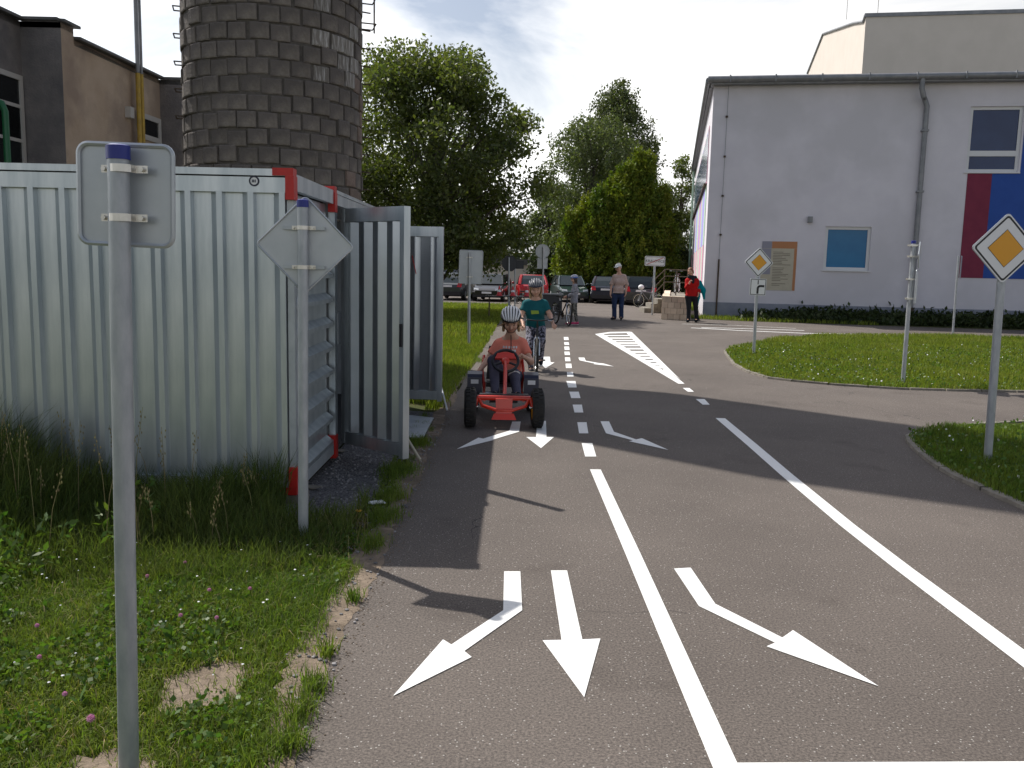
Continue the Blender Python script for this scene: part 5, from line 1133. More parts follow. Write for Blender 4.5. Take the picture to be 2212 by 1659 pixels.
# ================================================================== PEDAL KART
kt = root('pedal_kart', 'red four-wheeled pedal kart with black tyres in the left lane', 'pedal kart', (-.078, 8.87, 0), R(1.5), world=False)
def wheel(parent, c, r, w, rim_m='kartyel', steer=0.0, name='wheel'):
    e = bpy.data.objects.new(name, None)
    b = MB(); pr = [(r * .62, -w / 2), (r * .80, -w / 2 - .004), (r * .93, -w / 2 * .95), (r * .985, -w / 2 * .7), (r, -w * .25), (r, w * .25), (r * .985, w / 2 * .7), (r * .93, w / 2 * .95), (r * .80, w / 2 + .004), (r * .62, w / 2)]
    b.lathe(pr, (0, 0, 0), 'x', 32); t = b.build('wheel', M['tyre'], parent, True); t.location = c; t.rotation_euler = (0, 0, steer)
    b = MB()
    for k in range(26):
        a = 2 * math.pi * k / 26
        for sx in (-1, 1): b.box((sx * w * .2, r * math.cos(a + sx * .06), r * math.sin(a + sx * .06)), (w * .34, .018, .014), Matrix.Rotation(a, 3, 'X'))
    b.build('tread', M['tyre'], t)
    b = MB(); b.lathe([(0, -w * .30), (r * .25, -w * .36), (r * .5, -w * .28), (r * .66, -w * .46), (r * .66, w * .46), (r * .5, w * .28), (r * .25, w * .36), (0, w * .30)], (0, 0, 0), 'x', 24); b.build('rim', M[rim_m], t, True)
    b = MB(); b.cyl((-w * .4, 0, 0), (w * .4, 0, 0), r * .12, 10); b.build('hub', M['black'], t, True); return t
for sx in (-1, 1): wheel(kt, (sx * .343, 0, .198), .198, .115, steer=R(2)); wheel(kt, (sx * .335, 1.06, .198), .198, .125)
def red(path, r, name='frame_tube', m='kartred', seg=12): return MB().tube(path, r, seg).build(name, M[m], kt, True)
red([(-.27, .02, .295), (.27, .02, .295)], .026, 'front_axle'); red([(-.29, .0, .21), (-.27, .02, .30)], .02, 'kingpin'); red([(.29, .0, .21), (.27, .02, .30)], .02, 'kingpin')
for sx in (-1, 1): red([(sx * .345, 0, .198), (sx * .26, 0, .205)], .016, 'stub_axle', 'chrome')
red([(-.255, .02, .285), (-.22, -.05, .225), (-.08, -.085, .185), (.08, -.085, .185), (.22, -.05, .225), (.255, .02, .285)], .018, 'front_bumper')
b = MB(); b.prism([(-.082, -.105, .115), (.082, -.105, .115), (.085, -.075, .30), (-.085, -.075, .30)], (0, 1, .15), .02); b.build('number_plate', M['kartred'], kt)
b = MB(); b.prism([(-.125, -.135, .095), (.125, -.135, .095), (.10, -.11, .155), (-.10, -.11, .155)], (0, 1, 0), .05); b.build('front_skirt', M['kartred'], kt)
MB().bbox((-.25, .05, .312), (.25, .13, .328)).build('black_shelf', M['plasticb'], kt)
red([(0.005, .03, .27), (.012, .30, .44), (.018, .58, .605)], .021, 'steering_column')
red([(0, .02, .25), (0, .5, .17), (0, 1.0, .2)], .032, 'main_beam')
for sx in (-1, 1):
    red([(sx * .20, .04, .27), (sx * .22, .45, .22), (sx * .21, .9, .24), (sx * .21, 1.15, .30)], .018)
    red([(sx * .21, .95, .25), (sx * .235, 1.12, .45), (sx * .22, 1.28, .60)], .016, 'seat_frame')
    MB().tube([(sx * .335, 1.06, .198), (sx * .1, 1.06, .198)], .015, 8).build('rear_axle', M['chrome'], kt, True)
    # mudguard over the rear wheel, open underneath
    pr = [(.80, .20), (.815, .36), (.87, .432), (1.0, .452), (1.14, .43), (1.21, .36), (1.195, .35), (1.13, .41), (1.0, .428), (.885, .41), (.838, .35), (.825, .20)]
    b = MB(); b.prism([(sx * .315 - .082, y, z) for y, z in pr], (1, 0, 0), .164); b.prism([(sx * .315 - .08, .80, .24), (sx * .315 + .08, .80, .24), (sx * .315 + .08, .82, .40), (sx * .315 - .08, .82, .40)], (0, -1, 0), .012)
    g = b.build('mudguard', M['navyp'], kt)
    b = MB(); b.prism([(sx * .315 - .042, .786, .335), (sx * .315 + .042, .786, .335), (sx * .315 + .042, .787, .382), (sx * .315 - .042, .787, .382)], (0, -1, 0), .002); b.build('white_sticker', M['white'], g)
    MB().bbox((sx * .10 - .05, .34, .195), (sx * .10 + .05, .44, .225)).build('pedal', M['plasticb'], kt)
MB().bbox((-.035, .36, .20), (.035, .86, .33)).build('chain_guard', M['plasticb'], kt)
b = MB(); b.prism([(-.19, 1.32, .32), (.19, 1.32, .32), (.165, 1.42, .70), (-.165, 1.42, .70)], (0, 1, 0), .05); b.build('seat_back', M['plasticb'], kt)
b = MB(); b.prism([(-.19, 1.02, .27), (.19, 1.02, .27), (.19, 1.36, .25), (-.19, 1.36, .25)], (0, 0, 1), .05); b.build('seat', M['plasticb'], kt)
sw_c = Vector((.018, .60, .615)); q = Matrix.Rotation(R(52), 3, 'X')
MB().tube([sw_c + q @ Vector((.138 * math.cos(a), .138 * math.sin(a), 0)) for a in [2 * math.pi * i / 36 for i in range(36)]], .0165, 10, closed=True).build('steering_wheel', M['plasticb'], kt, True)
b = MB(); b.prism([sw_c + q @ Vector(v) for v in ((-.115, .02, -.012), (.115, .02, -.012), (.09, .085, -.012), (.03, .10, -.012), (-.03, .10, -.012), (-.09, .085, -.012))], q @ Vector((0, 0, 1)), .03); hubp = b.build('wheel_panel', M['kartred'], kt)
link('lettering', text_mesh('BERG', .05, M['white'], sw_c + q @ Vector((0, .055, -.0135)), q @ Vector((1, 0, 0)), q @ Vector((0, -1, 0)) * -1, depth=-.0), hubp)
for v in [lambda m: m]: pass
for a in (R(-25), R(205), R(270)): MB().tube([sw_c + q @ Vector((0, 0, -.004)), sw_c + q @ Vector((.135 * math.cos(a), .135 * math.sin(a), 0))], .013, 6).build('spoke', M['plasticb'], kt, True)
MB().ell(sw_c, (.05, .05, .025), q).build('wheel_boss', M['kartred'], kt, True)

# ================================================================== BICYCLES (local: forward is -Y)
def bicycle(label, loc, rz, s=1.0, frame='black', steer=0.0, basket=False, lean=0.0):
    o = root('bicycle', label, 'bicycle', loc, rz, group='children\'s bicycles', world=False); o.rotation_euler = (0, lean, rz); o.rotation_mode = 'XYZ'
    r = .30 * s; wb_ = .50 * s
    def wh(y, st):
        b = MB(); b.tube([(0, r * math.cos(a), r * math.sin(a)) for a in [2 * math.pi * i / 36 for i in range(36)]], .023 * s, 8, closed=True); t = b.build('wheel', M['tyre'], o, True); t.location = (0, y, r + .02 * s); t.rotation_euler = (0, 0, st)
        b = MB(); b.tube([(0, (r - .03 * s) * math.cos(a), (r - .03 * s) * math.sin(a)) for a in [2 * math.pi * i / 32 for i in range(32)]], .009 * s, 6, closed=True); b.build('rim', M['chrome'], t, True)
        b = MB()
        for i in range(16):
            a = 2 * math.pi * i / 16; b.tube([(.02 * (1 if i % 2 else -1) * s, 0, 0), (0, (r - .03 * s) * math.cos(a), (r - .03 * s) * math.sin(a))], .0022, 4)
        b.cyl((-.04 * s, 0, 0), (.04 * s, 0, 0), .018 * s, 8); b.build('spokes', M['chrome'], t)
    wh(-wb_, steer); wh(wb_, 0); T = lambda pts, rr, n, m=frame: MB().tube([Vector(p) * s for p in pts], rr * s, 8).build(n, M[m], o, True)
    hd = (0, -.36, .70); bb = (0, .05, .29); st_ = (0, .17, .68); ra = (0, .50, .32)
    T([hd, bb], .02, 'frame_tube'); T([(0, -.35, .78), hd, (0, -.38, .64)], .022, 'head_tube'); T([st_, bb], .018, 'frame_tube'); T([(0, -.36, .74), st_], .018, 'frame_tube')
    for q in (-1, 1): T([(q * .045, .5, .32), (q * .02, .17, .62)], .010, 'seat_stay'); T([(q * .045, .5, .32), (q * .03, .05, .29)], .011, 'chain_stay')
    for q in (-1, 1): T([(q * .05, -.50, .32), (q * .05, -.42, .58), (q * .02, -.385, .645)], .013, 'fork_blade', 'chrome' if frame == 'black' else frame)
    T([(0, -.35, .78), (0, -.36, .93)], .013, 'stem', 'black'); T([(-.29, -.26, .97), (-.2, -.33, .955), (-.06, -.37, .94), (.06, -.37, .94), (.2, -.33, .955), (.29, -.26, .97)], .012, 'handlebar', 'black')
    for q in (-1, 1): T([(q * .21, -.325, .956), (q * .295, -.255, .972)], .018, 'grip', 'black'); T([(q * .19, -.35, .95), (q * .27, -.38, .94)], .006, 'brake_lever', 'chrome')
    T([st_, (0, .20, .80)], .014, 'seat_post', 'chrome')
    b = MB(); b.prism([(x * s, y * s, .80 * s) for x, y in ((-.02, .02), (.02, .02), (.04, .16), (.085, .27), (.06, .31), (-.06, .31), (-.085, .27), (-.04, .16))], (0, 0, 1), .045 * s); b.build('saddle', M['plasticb'], o)
    b = MB(); b.lathe([(0, -.01), (.085 * s, -.008), (.085 * s, .008), (0, .01)], Vector(bb) * s + Vector((.045 * s, 0, 0)), 'x', 20); b.build('chainring', M['iron'], o)
    for q in (-1, 1): T([(q * .06, .05, .29), (q * .075, .05 + q * .12, .29 - q * .12)], .010, 'crank', 'iron'); b = MB(); b.box(Vector((q * .12, .05 + q * .12, .29 - q * .12)) * s, Vector((.09, .07, .022)) * s); b.build('pedal', M['plasticb'], o)
    if basket:
        b = MB(); b.ell(Vector((0, -.40, .93)) * s, Vector((.15, .13, .12)) * s); b.build('handlebar_bag', M['white'], o, True)
    return o
bicycle('bicycle ridden by the child in teal behind the kart', (at(1160, 740, B2.y + .42).x, B2.y + .42, 0), R(-2), .86, 'black', R(4))
bb_ = gd(1205, 703); bicycle('bicycle with silver bars pushed by the child in the grey jacket', (bb_.x + .12, bb_.y + .25, 0), R(20), 1.0, 'black', R(-10))
bb_ = gd(1384, 664); bicycle('bicycle with a white handlebar bag leaning by the town sign', (bb_.x + .35, bb_.y + .2, 0), R(-70), .95, 'gutter', 0, True)
bicycle('bicycle parked behind the entrance railing', (6.72, 36.6, zL2), R(-20), .95, 'signback', 0)
bb_ = gd(1120, 676); bicycle('dark bicycle standing beside the cone table', (bb_.x + .3, bb_.y + 1.2, 0), R(60), .9, 'black', 0)

# ================================================================== CARS (local: forward is -Y)
M['tail'] = mat('tail_lamp_red', (.55, .01, .01), rough=.15, coat=.5); M['carglass'] = mat('car_glass', (.03, .04, .042), rough=.05, spec=.8); M['headl'] = mat('headlamp', (.75, .77, .78), rough=.08, coat=.6)
def car(label, loc, rz, paint, L=4.2, Wd=1.74, H=1.47, wagon=False, plate='front'):
    o = root('parked_car', label, 'car', loc, rz, group='cars parked across the far end of the road', world=False); hw = Wd / 2; y0 = -L / 2; y1 = L / 2
    bm_ = paint
    S = [(y0, .58, .80), (y0 + .12, .66, .90), (y0 + .6, .80, .97), (y0 + 1.15, .90, .99), (0, .94, 1.0), (y1 - .9, .96, .99), (y1 - .25, .98 if wagon else .95, .95), (y1 - .04, .86, .90), (y1, .70, .86)]
    b = MB(); vs = []; n = 10
    for y, zt, wf in S:
        w = hw * wf; zb = .22 if y0 + .1 < y < y1 - .1 else .30
        for x, z in ((-w * .9, zb), (-w, zb + .1), (-w, .52), (-w * .97, zt - .10), (-w * .86, zt), (w * .86, zt), (w * .97, zt - .10), (w, .52), (w, zb + .1), (w * .9, zb)): vs.append((x, y, z))
    fs = [(i * n + k, i * n + (k + 1) % n, (i + 1) * n + (k + 1) % n, (i + 1) * n + k) for i in range(len(S) - 1) for k in range(n)] + [tuple(range(n)), tuple(range((len(S) - 1) * n, len(S) * n))[::-1]]
    b.add(vs, fs); b.build('body', bm_, o, True)
    yb0, yb1 = y0 + 1.02, y1 - (.10 if wagon else .22); yt0, yt1 = y0 + 1.72, y1 - (.42 if wagon else .80); zb, wt = .93, .73
    rows = [(zb, yb0, yb1, hw * .89), (zb + (H - zb) * .55, yb0 + (yt0 - yb0) * .6, yb1 + (yt1 - yb1) * .5, hw * .82), (H - .04, yt0, yt1, hw * wt)]
    b = MB(); vs = []
    for z, a, c, w in rows: vs += [(-w * .92, a, z), (w * .92, a, z), (w, a + .22, z), (w, c - .18, z), (w * .93, c, z), (-w * .93, c, z), (-w, c - .18, z), (-w, a + .22, z)]
    fs = [(j * 8 + i, j * 8 + (i + 1) % 8, (j + 1) * 8 + (i + 1) % 8, (j + 1) * 8 + i) for j in range(2) for i in range(8)]; b.add(vs, fs); b.build('windows', M['carglass'], o)
    z, a, c, w = rows[2]; top = [(-w * .9, a - .02, z - .02), (w * .9, a - .02, z - .02), (w * 1.01, a + .2, z - .02), (w * 1.01, c - .15, z - .02), (w * .93, c + .02, z - .03), (-w * .93, c + .02, z - .03), (-w * 1.01, c - .15, z - .02), (-w * 1.01, a + .2, z - .02)]
    b = MB(); k8 = 8; up = [(x * .82, y * .9 + (a + c) / 2 * .1, z + .055) for x, y, z in top]; b.add(top + up, [(i, (i + 1) % 8, (i + 1) % 8 + 8, i + 8) for i in range(8)] + [tuple(range(8, 16)), tuple(range(8))[::-1]]); b.build('roof', bm_, o, True)
    for sx in (-1, 1):
        for i in (1, 4) if True else ():
            pass
        def pil(idx, rr): return MB().tube([Vector((sx * abs(vs[idx][0]) * 1.01, vs[idx][1], vs[idx][2])), Vector((sx * abs(vs[8 + idx][0]) * 1.01, vs[8 + idx][1], vs[8 + idx][2])), Vector((sx * abs(vs[16 + idx][0]) * 1.01, vs[16 + idx][1], vs[16 + idx][2]))], rr, 6).build('pillar', bm_, o, True)
        pil(1, .035); pil(4, .06); pil(3, .05)
        ym = (rows[0][1] + rows[0][2]) / 2 + .1
        MB().tube([(sx * hw * .895, ym, zb), (sx * hw * .825, ym, rows[1][0]), (sx * hw * .735, ym, H - .05)], .035, 6).build('pillar', M['black'], o)
        for yy in (y0 + .78, y1 - .78):
            b = MB(); b.lathe([(0, -.1), (.19, -.1), (.30, -.09), (.315, -.05), (.315, .07), (.30, .1), (.0, .1)], (0, 0, 0), 'x', 20); t = b.build('wheel', M['tyre'], o, True); t.location = (sx * (hw - .11), yy, .315)
            b = MB(); b.lathe([(0, sx * .106), (.08, sx * .108), (.2, sx * .102), (.2, 0)], (0, 0, 0), 'x', 16); b.build('rim', M['signback'], t, True)
        hl__ = MB(); hl__.prism([(sx * hw * .50, y0 + .085, .60), (sx * hw * .80, y0 + .13, .60), (sx * hw * .83, y0 + .22, .72), (sx * hw * .52, y0 + .15, .70)], (0, -1, .1), .05); hl__.build('headlight', M['headl'], o)
        b = MB(); zt_ = .98 if wagon else .92; b.prism([(sx * hw * .60, y1 - .03, .72), (sx * hw * .88, y1 - .06, .72), (sx * hw * .90, y1 - .16, zt_), (sx * hw * .66, y1 - .13, zt_)], (0, 1, .1), .06); b.build('tail_light', M['tail'], o)
        b = MB(); b.ell((sx * (hw + .06), yb0 + .32, .98), (.10, .06, .07)); b.build('wing_mirror', bm_, o, True)
    MB().bbox((-hw * .42, y0 - .02, .40), (hw * .42, y0 + .1, .52)).build('grille', M['black'], o); MB().bbox((-hw * .84, y0 - .01, .24), (hw * .84, y0 + .3, .36)).build('front_bumper', M['plasticb'], o); MB().bbox((-hw * .86, y1 - .3, .28), (hw * .86, y1 + .03, .48)).build('rear_bumper', M['plasticb'] if not wagon else bm_, o)
    MB().bbox((-.26, y0 - .035, .43), (.26, y0 - .02, .53)).build('number_plate', M['white'], o); MB().bbox((-.26, y1 + .005, .72), (.26, y1 + .02, .82)).build('number_plate', M['white'], o)
    return o
def paint(n, c, m=.3): return mat(n, c, rough=.28, metal=m, coat=.6)
def cpos(x, Y): return (at(x, 640, Y).x, Y, LOW)
car('dark grey hatchback seen from behind at the lawn edge, leftmost of the parked cars', cpos(983, 49.5), R(172), paint('grey_car_paint', (.045, .055, .06)))
car('black car facing the camera next to the low garage', cpos(1064, 49.0), R(-7), paint('black_car_paint', (.014, .014, .016)), 4.4)
car('red hatchback seen from behind, above the child in teal', cpos(1146, 49.5), R(184), paint('red_car_paint', (.42, .012, .014), .1), 3.9)
car('dark green car facing the camera behind the child with the blue helmet', cpos(1229, 50.5), R(6), paint('green_car_paint', (.02, .045, .04)), 4.2)
car('dark blue hatchback behind the man, seen from behind', cpos(1312, 49.5), R(171), paint('navy_car_paint', (.014, .018, .035)), 4.0)
car('dark estate car with white number plate parked right of the man', cpos(1374, 48.3), R(178), paint('estate_car_paint', (.030, .032, .036)), 4.6, 1.8, 1.52, True)

# ================================================================== TABLE WITH CONES
tb = gd(1101, 688); T_ = root('folding_table', 'black folding table standing on the lawn with red cones on it', 'table', tb)
tz = .72; tw2 = .78
MB().bbox((tb.x - tw2, tb.y - .3, tz - .03), (tb.x + tw2, tb.y + .3, tz)).build('table_top', M['plasticb'], T_)
for sx in (-1, 1):
    for sy in (-1, 1): MB().cyl((tb.x + sx * (tw2 - .12), tb.y + sy * .24, 0), (tb.x + sx * (tw2 - .12), tb.y + sy * .24, tz - .03), .016, 8).build('leg', M['iron'], T_, True)
M['cone'] = mat('cone_red', (.62, .04, .05), rough=.5)
for dx, lab in ((-.35, 'left'), (.08, 'middle'), (.52, 'right')):
    c_ = root('traffic_cone', 'red and white training cone on the black table, %s one of three' % lab, 'cone', (tb.x + dx, tb.y, tz), group='cones on the table', world=False)
    b = MB(); b.lathe([(0, 0), (.11, 0), (.11, .015), (.08, .02), (.055, .12), (.04, .20), (.02, .30), (0, .31)], (0, 0, 0), 'z', 16); b.build('cone_body', M['cone'], c_, True)
    b = MB(); b.lathe([(.063, .12), (.0645, .12), (.0455, .19), (.044, .19)], (0, 0, 0), 'z', 16); b.build('white_band', M['white'], c_, True)
bx = gd(1180, 690)
wsk = root('utility_box', 'grey low box on the road edge left of the pushed bicycle', 'box', (bx.x + .3, bx.y + 3, 0)); MB().box((bx.x + .3, bx.y + 3, .35), (.7, .5, .7), taper=.95).build('box_body', M['signdark'], wsk); MB().box((bx.x + .3, bx.y + 3, .72), (.76, .56, .04)).build('box_lid', M['gutter'], wsk)
# low garage behind the parked cars
g0 = at(1083, 640, 58); g1 = at(1143, 640, 58)
gr = root('low_garage', 'low beige garage behind the black parked car', 'building', ((g0.x + g1.x) / 2, 60, 0))
MB().bbox((g0.x - 5, 58, -.3), (g1.x, 64, 1.78)).build('wall', M['wall_cream'], gr); MB().bbox((g0.x - 5.2, 57.8, 1.782), (g1.x + .2, 64.2, 2.15)).build('roof', M['rooftin'], gr)
MB().bbox((g0.x - 4.4, 57.96, -.2), (g0.x - 2.0, 57.995, 1.5)).build('garage_door', M['plinth'], gr)

# ================================================================== TREES
def leaf_mesh(P, size, var=.4, asp=.55, droop=0.0, up=0.0, rng=RNG):
    n = len(P); d = rng.normal(size=(n, 3)); d[:, 2] = d[:, 2] * (1 - abs(droop)) - droop * 1.6 + up * 1.4; d /= np.linalg.norm(d, axis=1)[:, None]
    a = rng.normal(size=(n, 3)); w = np.cross(d, a); w /= np.linalg.norm(w, axis=1)[:, None]; s = size * (1 + var * rng.uniform(-1, 1, n))[:, None]
    v = np.stack([P, P + d * s * .5 + w * s * asp * .5, P + d * s, P + d * s * .5 - w * s * asp * .5], 1)
    return v.reshape(-1, 3), np.arange(4 * n).reshape(n, 4)
def clump_pts(C, Rr, n, rng=RNG, flat=.75):
    out = []
    for c, r in zip(C, Rr):
        k = max(6, int(n * (r ** 2))); q = rng.normal(size=(k, 3)); q /= np.linalg.norm(q, axis=1)[:, None]; q *= (rng.uniform(0, 1, k) ** .45)[:, None] * r; q[:, 2] *= flat; out.append(q + c)
    return np.concatenate(out)
def limb(b, a, c, r0, r1, wob=.1, seg=6):
    a, c = Vector(a), Vector(c); L = (c - a).length; pts = [a.lerp(c, t) + Vector((jit(wob), jit(wob), jit(wob) + .08 * L * math.sin(math.pi * t) * .5)) * (0 if t in (0, 1) else 1) for t in (0, .3, .6, 1)]
    b.tube(pts, [r0, r0 * .75 + r1 * .25, r0 * .4 + r1 * .6, r1], seg)
def tree(name, label, base, trunk_r, zt, C, Rr, n, size, m, group=None, bark='bark', fork=.3, nl=24, cat='tree', **lk):
    base = Vector(base); o = root(name, label, cat, base, group=group); b = MB()
    b.tube([base + Vector((0, 0, -.4)), base + Vector((jit(.1), jit(.1), zt * .3)), base + Vector((jit(.2), jit(.2), zt * .6)), base + Vector((jit(.2), jit(.2), zt))], [trunk_r * 1.25, trunk_r, trunk_r * .7, trunk_r * .25], 10)
    idx = list(range(len(C))); random.shuffle(idx)
    for i in idx[:nl]:
        c = Vector(C[i]); z0 = max(zt * fork * .6, min(zt * .9, (c.z - base.z) * .55)); limb(b, base + Vector((0, 0, z0)), c, trunk_r * .38, .012, .2)
    b.build('trunk', M[bark], o, True)
    P = clump_pts(C, Rr, n); v, f = leaf_mesh(P, size, **lk); link('crown', rawmesh('crown', v, f, M[m]), o); return o
def env(base, n, f, rmin, rmax, seed):                    # clump centres inside an envelope: f(t) -> radius, t over (z0, z1)
    rg = np.random.default_rng(seed); z0, z1, fn = f; C, Rr = [], []
    while len(C) < n:
        t = rg.uniform(0, 1); r = fn(t); a = rg.uniform(0, 2 * math.pi); q = rg.uniform(0, 1) ** .42
        C.append((base[0] + r * q * math.cos(a), base[1] + r * q * math.sin(a), z0 + (z1 - z0) * t)); Rr.append(rg.uniform(rmin, rmax))
    return np.array(C), np.array(Rr)
# broad tree behind the tower
tbse = (at(935, 640, 31).x, 31, 0)
C, Rr = env(tbse, 260, (1.7, 8.45, lambda t: 3.75 * math.sqrt(max(.02, 1 - ((t - .42) / .62) ** 2)) * (1 if t > .12 else .75)), .45, 1.0, 3)
C2 = [(tbse[0] + x, tbse[1] + y, z) for x, y, z in ((-1.2, 0, 8.95), (-.4, .3, 9.1), (.5, -.2, 8.7), (1.3, -.3, 8.0), (2.1, 0, 7.4), (2.9, 0, 6.4), (3.3, -.3, 5.6), (3.4, .2, 4.6), (-2.2, 0, 8.7), (3.1, 0, 3.6))]
C = np.concatenate([C, C2]); Rr = np.concatenate([Rr, np.full(len(C2), .42)])
tree('broadleaf_tree', 'broad leafy tree standing behind the tower and container, largest in view', tbse, .24, 7.5, C, Rr, 500, .14, 'leaf', nl=60, fork=.25, up=.12)
# trees at the far side of the car park
tb_ = (at(1322, 640, 64).x, 64, 0)
C, Rr = env(tb_, 190, (1.5, 14.5, lambda t: 4.5 * (1 - t) ** .6 + .3), .55, 1.1, 5)
def droopy(name, label, base, tr, zt, C, Rr, n, size, m, L=1.6, **k):
    o = tree(name, label, base, tr, zt, C, Rr, n * .35, size, m, **k)
    P = []; rg = np.random.default_rng(len(C))
    for c, r in zip(C, Rr):
        for s in range(int(14 * r)):
            a = rg.uniform(0, 2 * math.pi); q = np.array([c[0] + r * math.cos(a) * rg.uniform(.3, 1), c[1] + r * math.sin(a) * rg.uniform(.3, 1), c[2] + rg.uniform(0, .5)]); ln = rg.uniform(.5, 1) * L
            kk = int(ln / .085); z = np.linspace(0, ln, kk); P.append(np.stack([q[0] + .12 * np.sin(z * 2 + a) + rg.normal(0, .035, kk), q[1] + rg.normal(0, .04, kk), q[2] - z], 1))
    v, f = leaf_mesh(np.concatenate(P), size, droop=.55); link('hanging_twigs', rawmesh('hanging_twigs', v, f, M[m]), o); return o
droopy('birch_tree', 'tall weeping birch, highest of the trees across the car park', tb_, .22, 13.5, C, Rr, 420, .19, 'leaf_b', 1.7, group='trees across the car park')
tb_ = (at(1272, 640, 58.5).x, 58.5, 0)
C, Rr = env(tb_, 140, (1.6, 11.2, lambda t: 3.5 * math.sqrt(max(.03, 1 - ((t - .45) / .6) ** 2))), .5, .95, 6)
droopy('willow_tree', 'pale green rounded weeping tree in front of the tall birch', tb_, .2, 9, C, Rr, 420, .18, 'leaf_w', 1.5, group='trees across the car park')
# yellow-green thuja of several upright lobes
def lobes(specs, Y, seed):
    rg = np.random.default_rng(seed); P = []
    for x, ytop, hwpx, n, dY in specs:
        b_ = at(x, 640, Y + dY); zt = at(x, ytop, Y + dY).z - .75; hw = hwpx * (Y + dY) / F
        for k in range(int(n * .62)):
            t = rg.uniform(0, 1) ** .8; r = hw * (1 - t) ** .62 * (.8 + .4 * rg.uniform()) * (1 + .16 * math.sin(7 * t + x) ); a = rg.uniform(0, 2 * math.pi); q = rg.uniform(.55, 1.0)
            c = np.array([b_.x + r * q * math.cos(a), b_.y + r * q * math.sin(a), .5 + (zt - .5) * t]); kk = 74; h = rg.uniform(.4, 1.0); w = rg.uniform(.22, .46)
            u = rg.uniform(0, 1, kk); d = rg.normal(size=(kk, 3)) * w * (1 - u)[:, None] * .7; d[:, 2] *= .4; lean = np.array([math.cos(a), math.sin(a), 0]) * .3
            P.append(c + d + u[:, None] * (np.array([0, 0, h]) + lean * h))
    return np.concatenate(P)
o = root('thuja_tree', 'bushy yellow-green conifer of several lobes behind the man', 'tree', (at(1345, 640, 54).x, 54, 0), group='trees across the car park')
P = lobes([(1376, 322, 74, 560, 0), (1345, 352, 60, 380, -.5), (1318, 378, 72, 430, .3), (1290, 400, 60, 300, -.6), (1262, 425, 62, 330, -.2), (1232, 450, 36, 190, -.5), (1418, 395, 46, 260, .6), (1345, 430, 100, 360, .2)], 54, 9)
v, f = leaf_mesh(P, .20, asp=.42, up=.6); link('crown', rawmesh('crown', v, f, M['leaf_t']), o)
b = MB()
for x in (1376, 1318, 1262, 1415): p = at(x, 640, 54.3); b.tube([(p.x, p.y, -.1), (p.x + .1, p.y, 2.5), (p.x, p.y, 4)], [.14, .1, .03], 8)
b.build('trunk', M['bark'], o, True)
for x, Y, yt, hw, seed, lab, m in ((1462, 66, 345, 38, 11, 'dark broadleaf tree showing beside the corner of the white building', 'leaf'), (1178, 62, 395, 30, 12, 'slender green tree between the broad tree and the weeping tree', 'leaf_w'), (1432, 60, 430, 34, 14, 'dark tree filling the gap right of the conifer', 'leaf')):
    b_ = at(x, 640, Y); zt = at(x, yt, Y).z; h_ = hw * Y / F * 1.25
    C, Rr = env((b_.x, Y, 0), 55, (1.0, zt, lambda t: h_ * math.sqrt(max(.04, 1 - ((t - .4) / .62) ** 2))), .4, .85, seed)
    tree('broadleaf_tree', lab, (b_.x, Y, 0), .16, zt * .75, C, Rr, 430, .19, m, group='trees across the car park')
for i, (x, Y, yt, hw, lab) in enumerate(((1000, 62, 470, 75, 'dark shrub mass behind the grey hatchback'), (1095, 66, 480, 60, 'dark shrub mass behind the low garage'), (1185, 57, 548, 45, 'dark low shrub behind the red hatchback'), (1260, 57.5, 560, 52, 'dark low shrub between red and dark blue cars'), (1340, 57.2, 555, 60, 'dark low shrub at the foot of the conifer'), (1410, 58, 545, 55, 'dark low shrub behind the estate car'), (1475, 61, 540, 50, 'dark low shrub behind the entrance railing'), (900, 60, 480, 80, 'dark shrub mass hidden behind the container doors'))):
    b_ = at(x, 640, Y); zt = at(x, yt, Y).z; h_ = hw * Y / F
    C, Rr = env((b_.x, Y, 0), 46, (.15, zt, lambda t: h_ * math.sqrt(max(.05, 1 - t ** 2 * .95))), .4, .75, 30 + i)
    tree('shrub', lab, (b_.x, Y, 0), .07, zt * .6, C, Rr, 420, .19, 'leaf_d', group='shrubs behind the parked cars', cat='shrub', nl=10)
# distant wood that closes the view
P = []
rg = np.random.default_rng(77)
for k_ in range(900):
    x = rg.uniform(-70, 60); P.append(np.array([x, 95 + rg.uniform(-4, 4), 0]) + rg.normal(size=(26, 3)) * np.array([1.2, 1, 1.2]) + np.array([0, 0, rg.uniform(.5, 5.5 + 1.5 * math.sin(x * .2))]))
v, f = leaf_mesh(np.concatenate(P), .6); tag(link('distant_wood', rawmesh('distant_wood', v, f, M['leaf_d'])), 'dark distant wood behind the car park', 'wood', kind='stuff')
# dark ground cover along the white wall
P = []; u0_ = fp(1600, 660)[0]
for k_ in range(5200):
    u = rg.uniform(u0_, 22); dd = rg.uniform(.05, 1.5); hgt = .40 * (1 - (dd / 1.6) ** 2) * min(1, (u - u0_) / 3 + .25) * rg.uniform(.3, 1.15); q = fpos(u, max(.02, hgt * rg.uniform(.5, 1)), dd); P.append(np.array(q) + rg.normal(size=(5, 3)) * .08)
v, f = leaf_mesh(np.concatenate(P), .14, up=.3); tag(link('ground_cover', rawmesh('ground_cover', v, f, M['leaf_d'])), 'dark leafy ground cover along the foot of the white wall', 'hedge', kind='stuff')
strip = [fpos(-.6, 0, .02), fpos(24, 0, .02), fpos(24, 0, 2.0), fpos(6, 0, 2.0), fpos(1.2, 0, 1.9), fpos(-.4, 0, 1.3)]
tag(sheet(strip, .006).build('planting_strip', M['ground']), kind='structure')

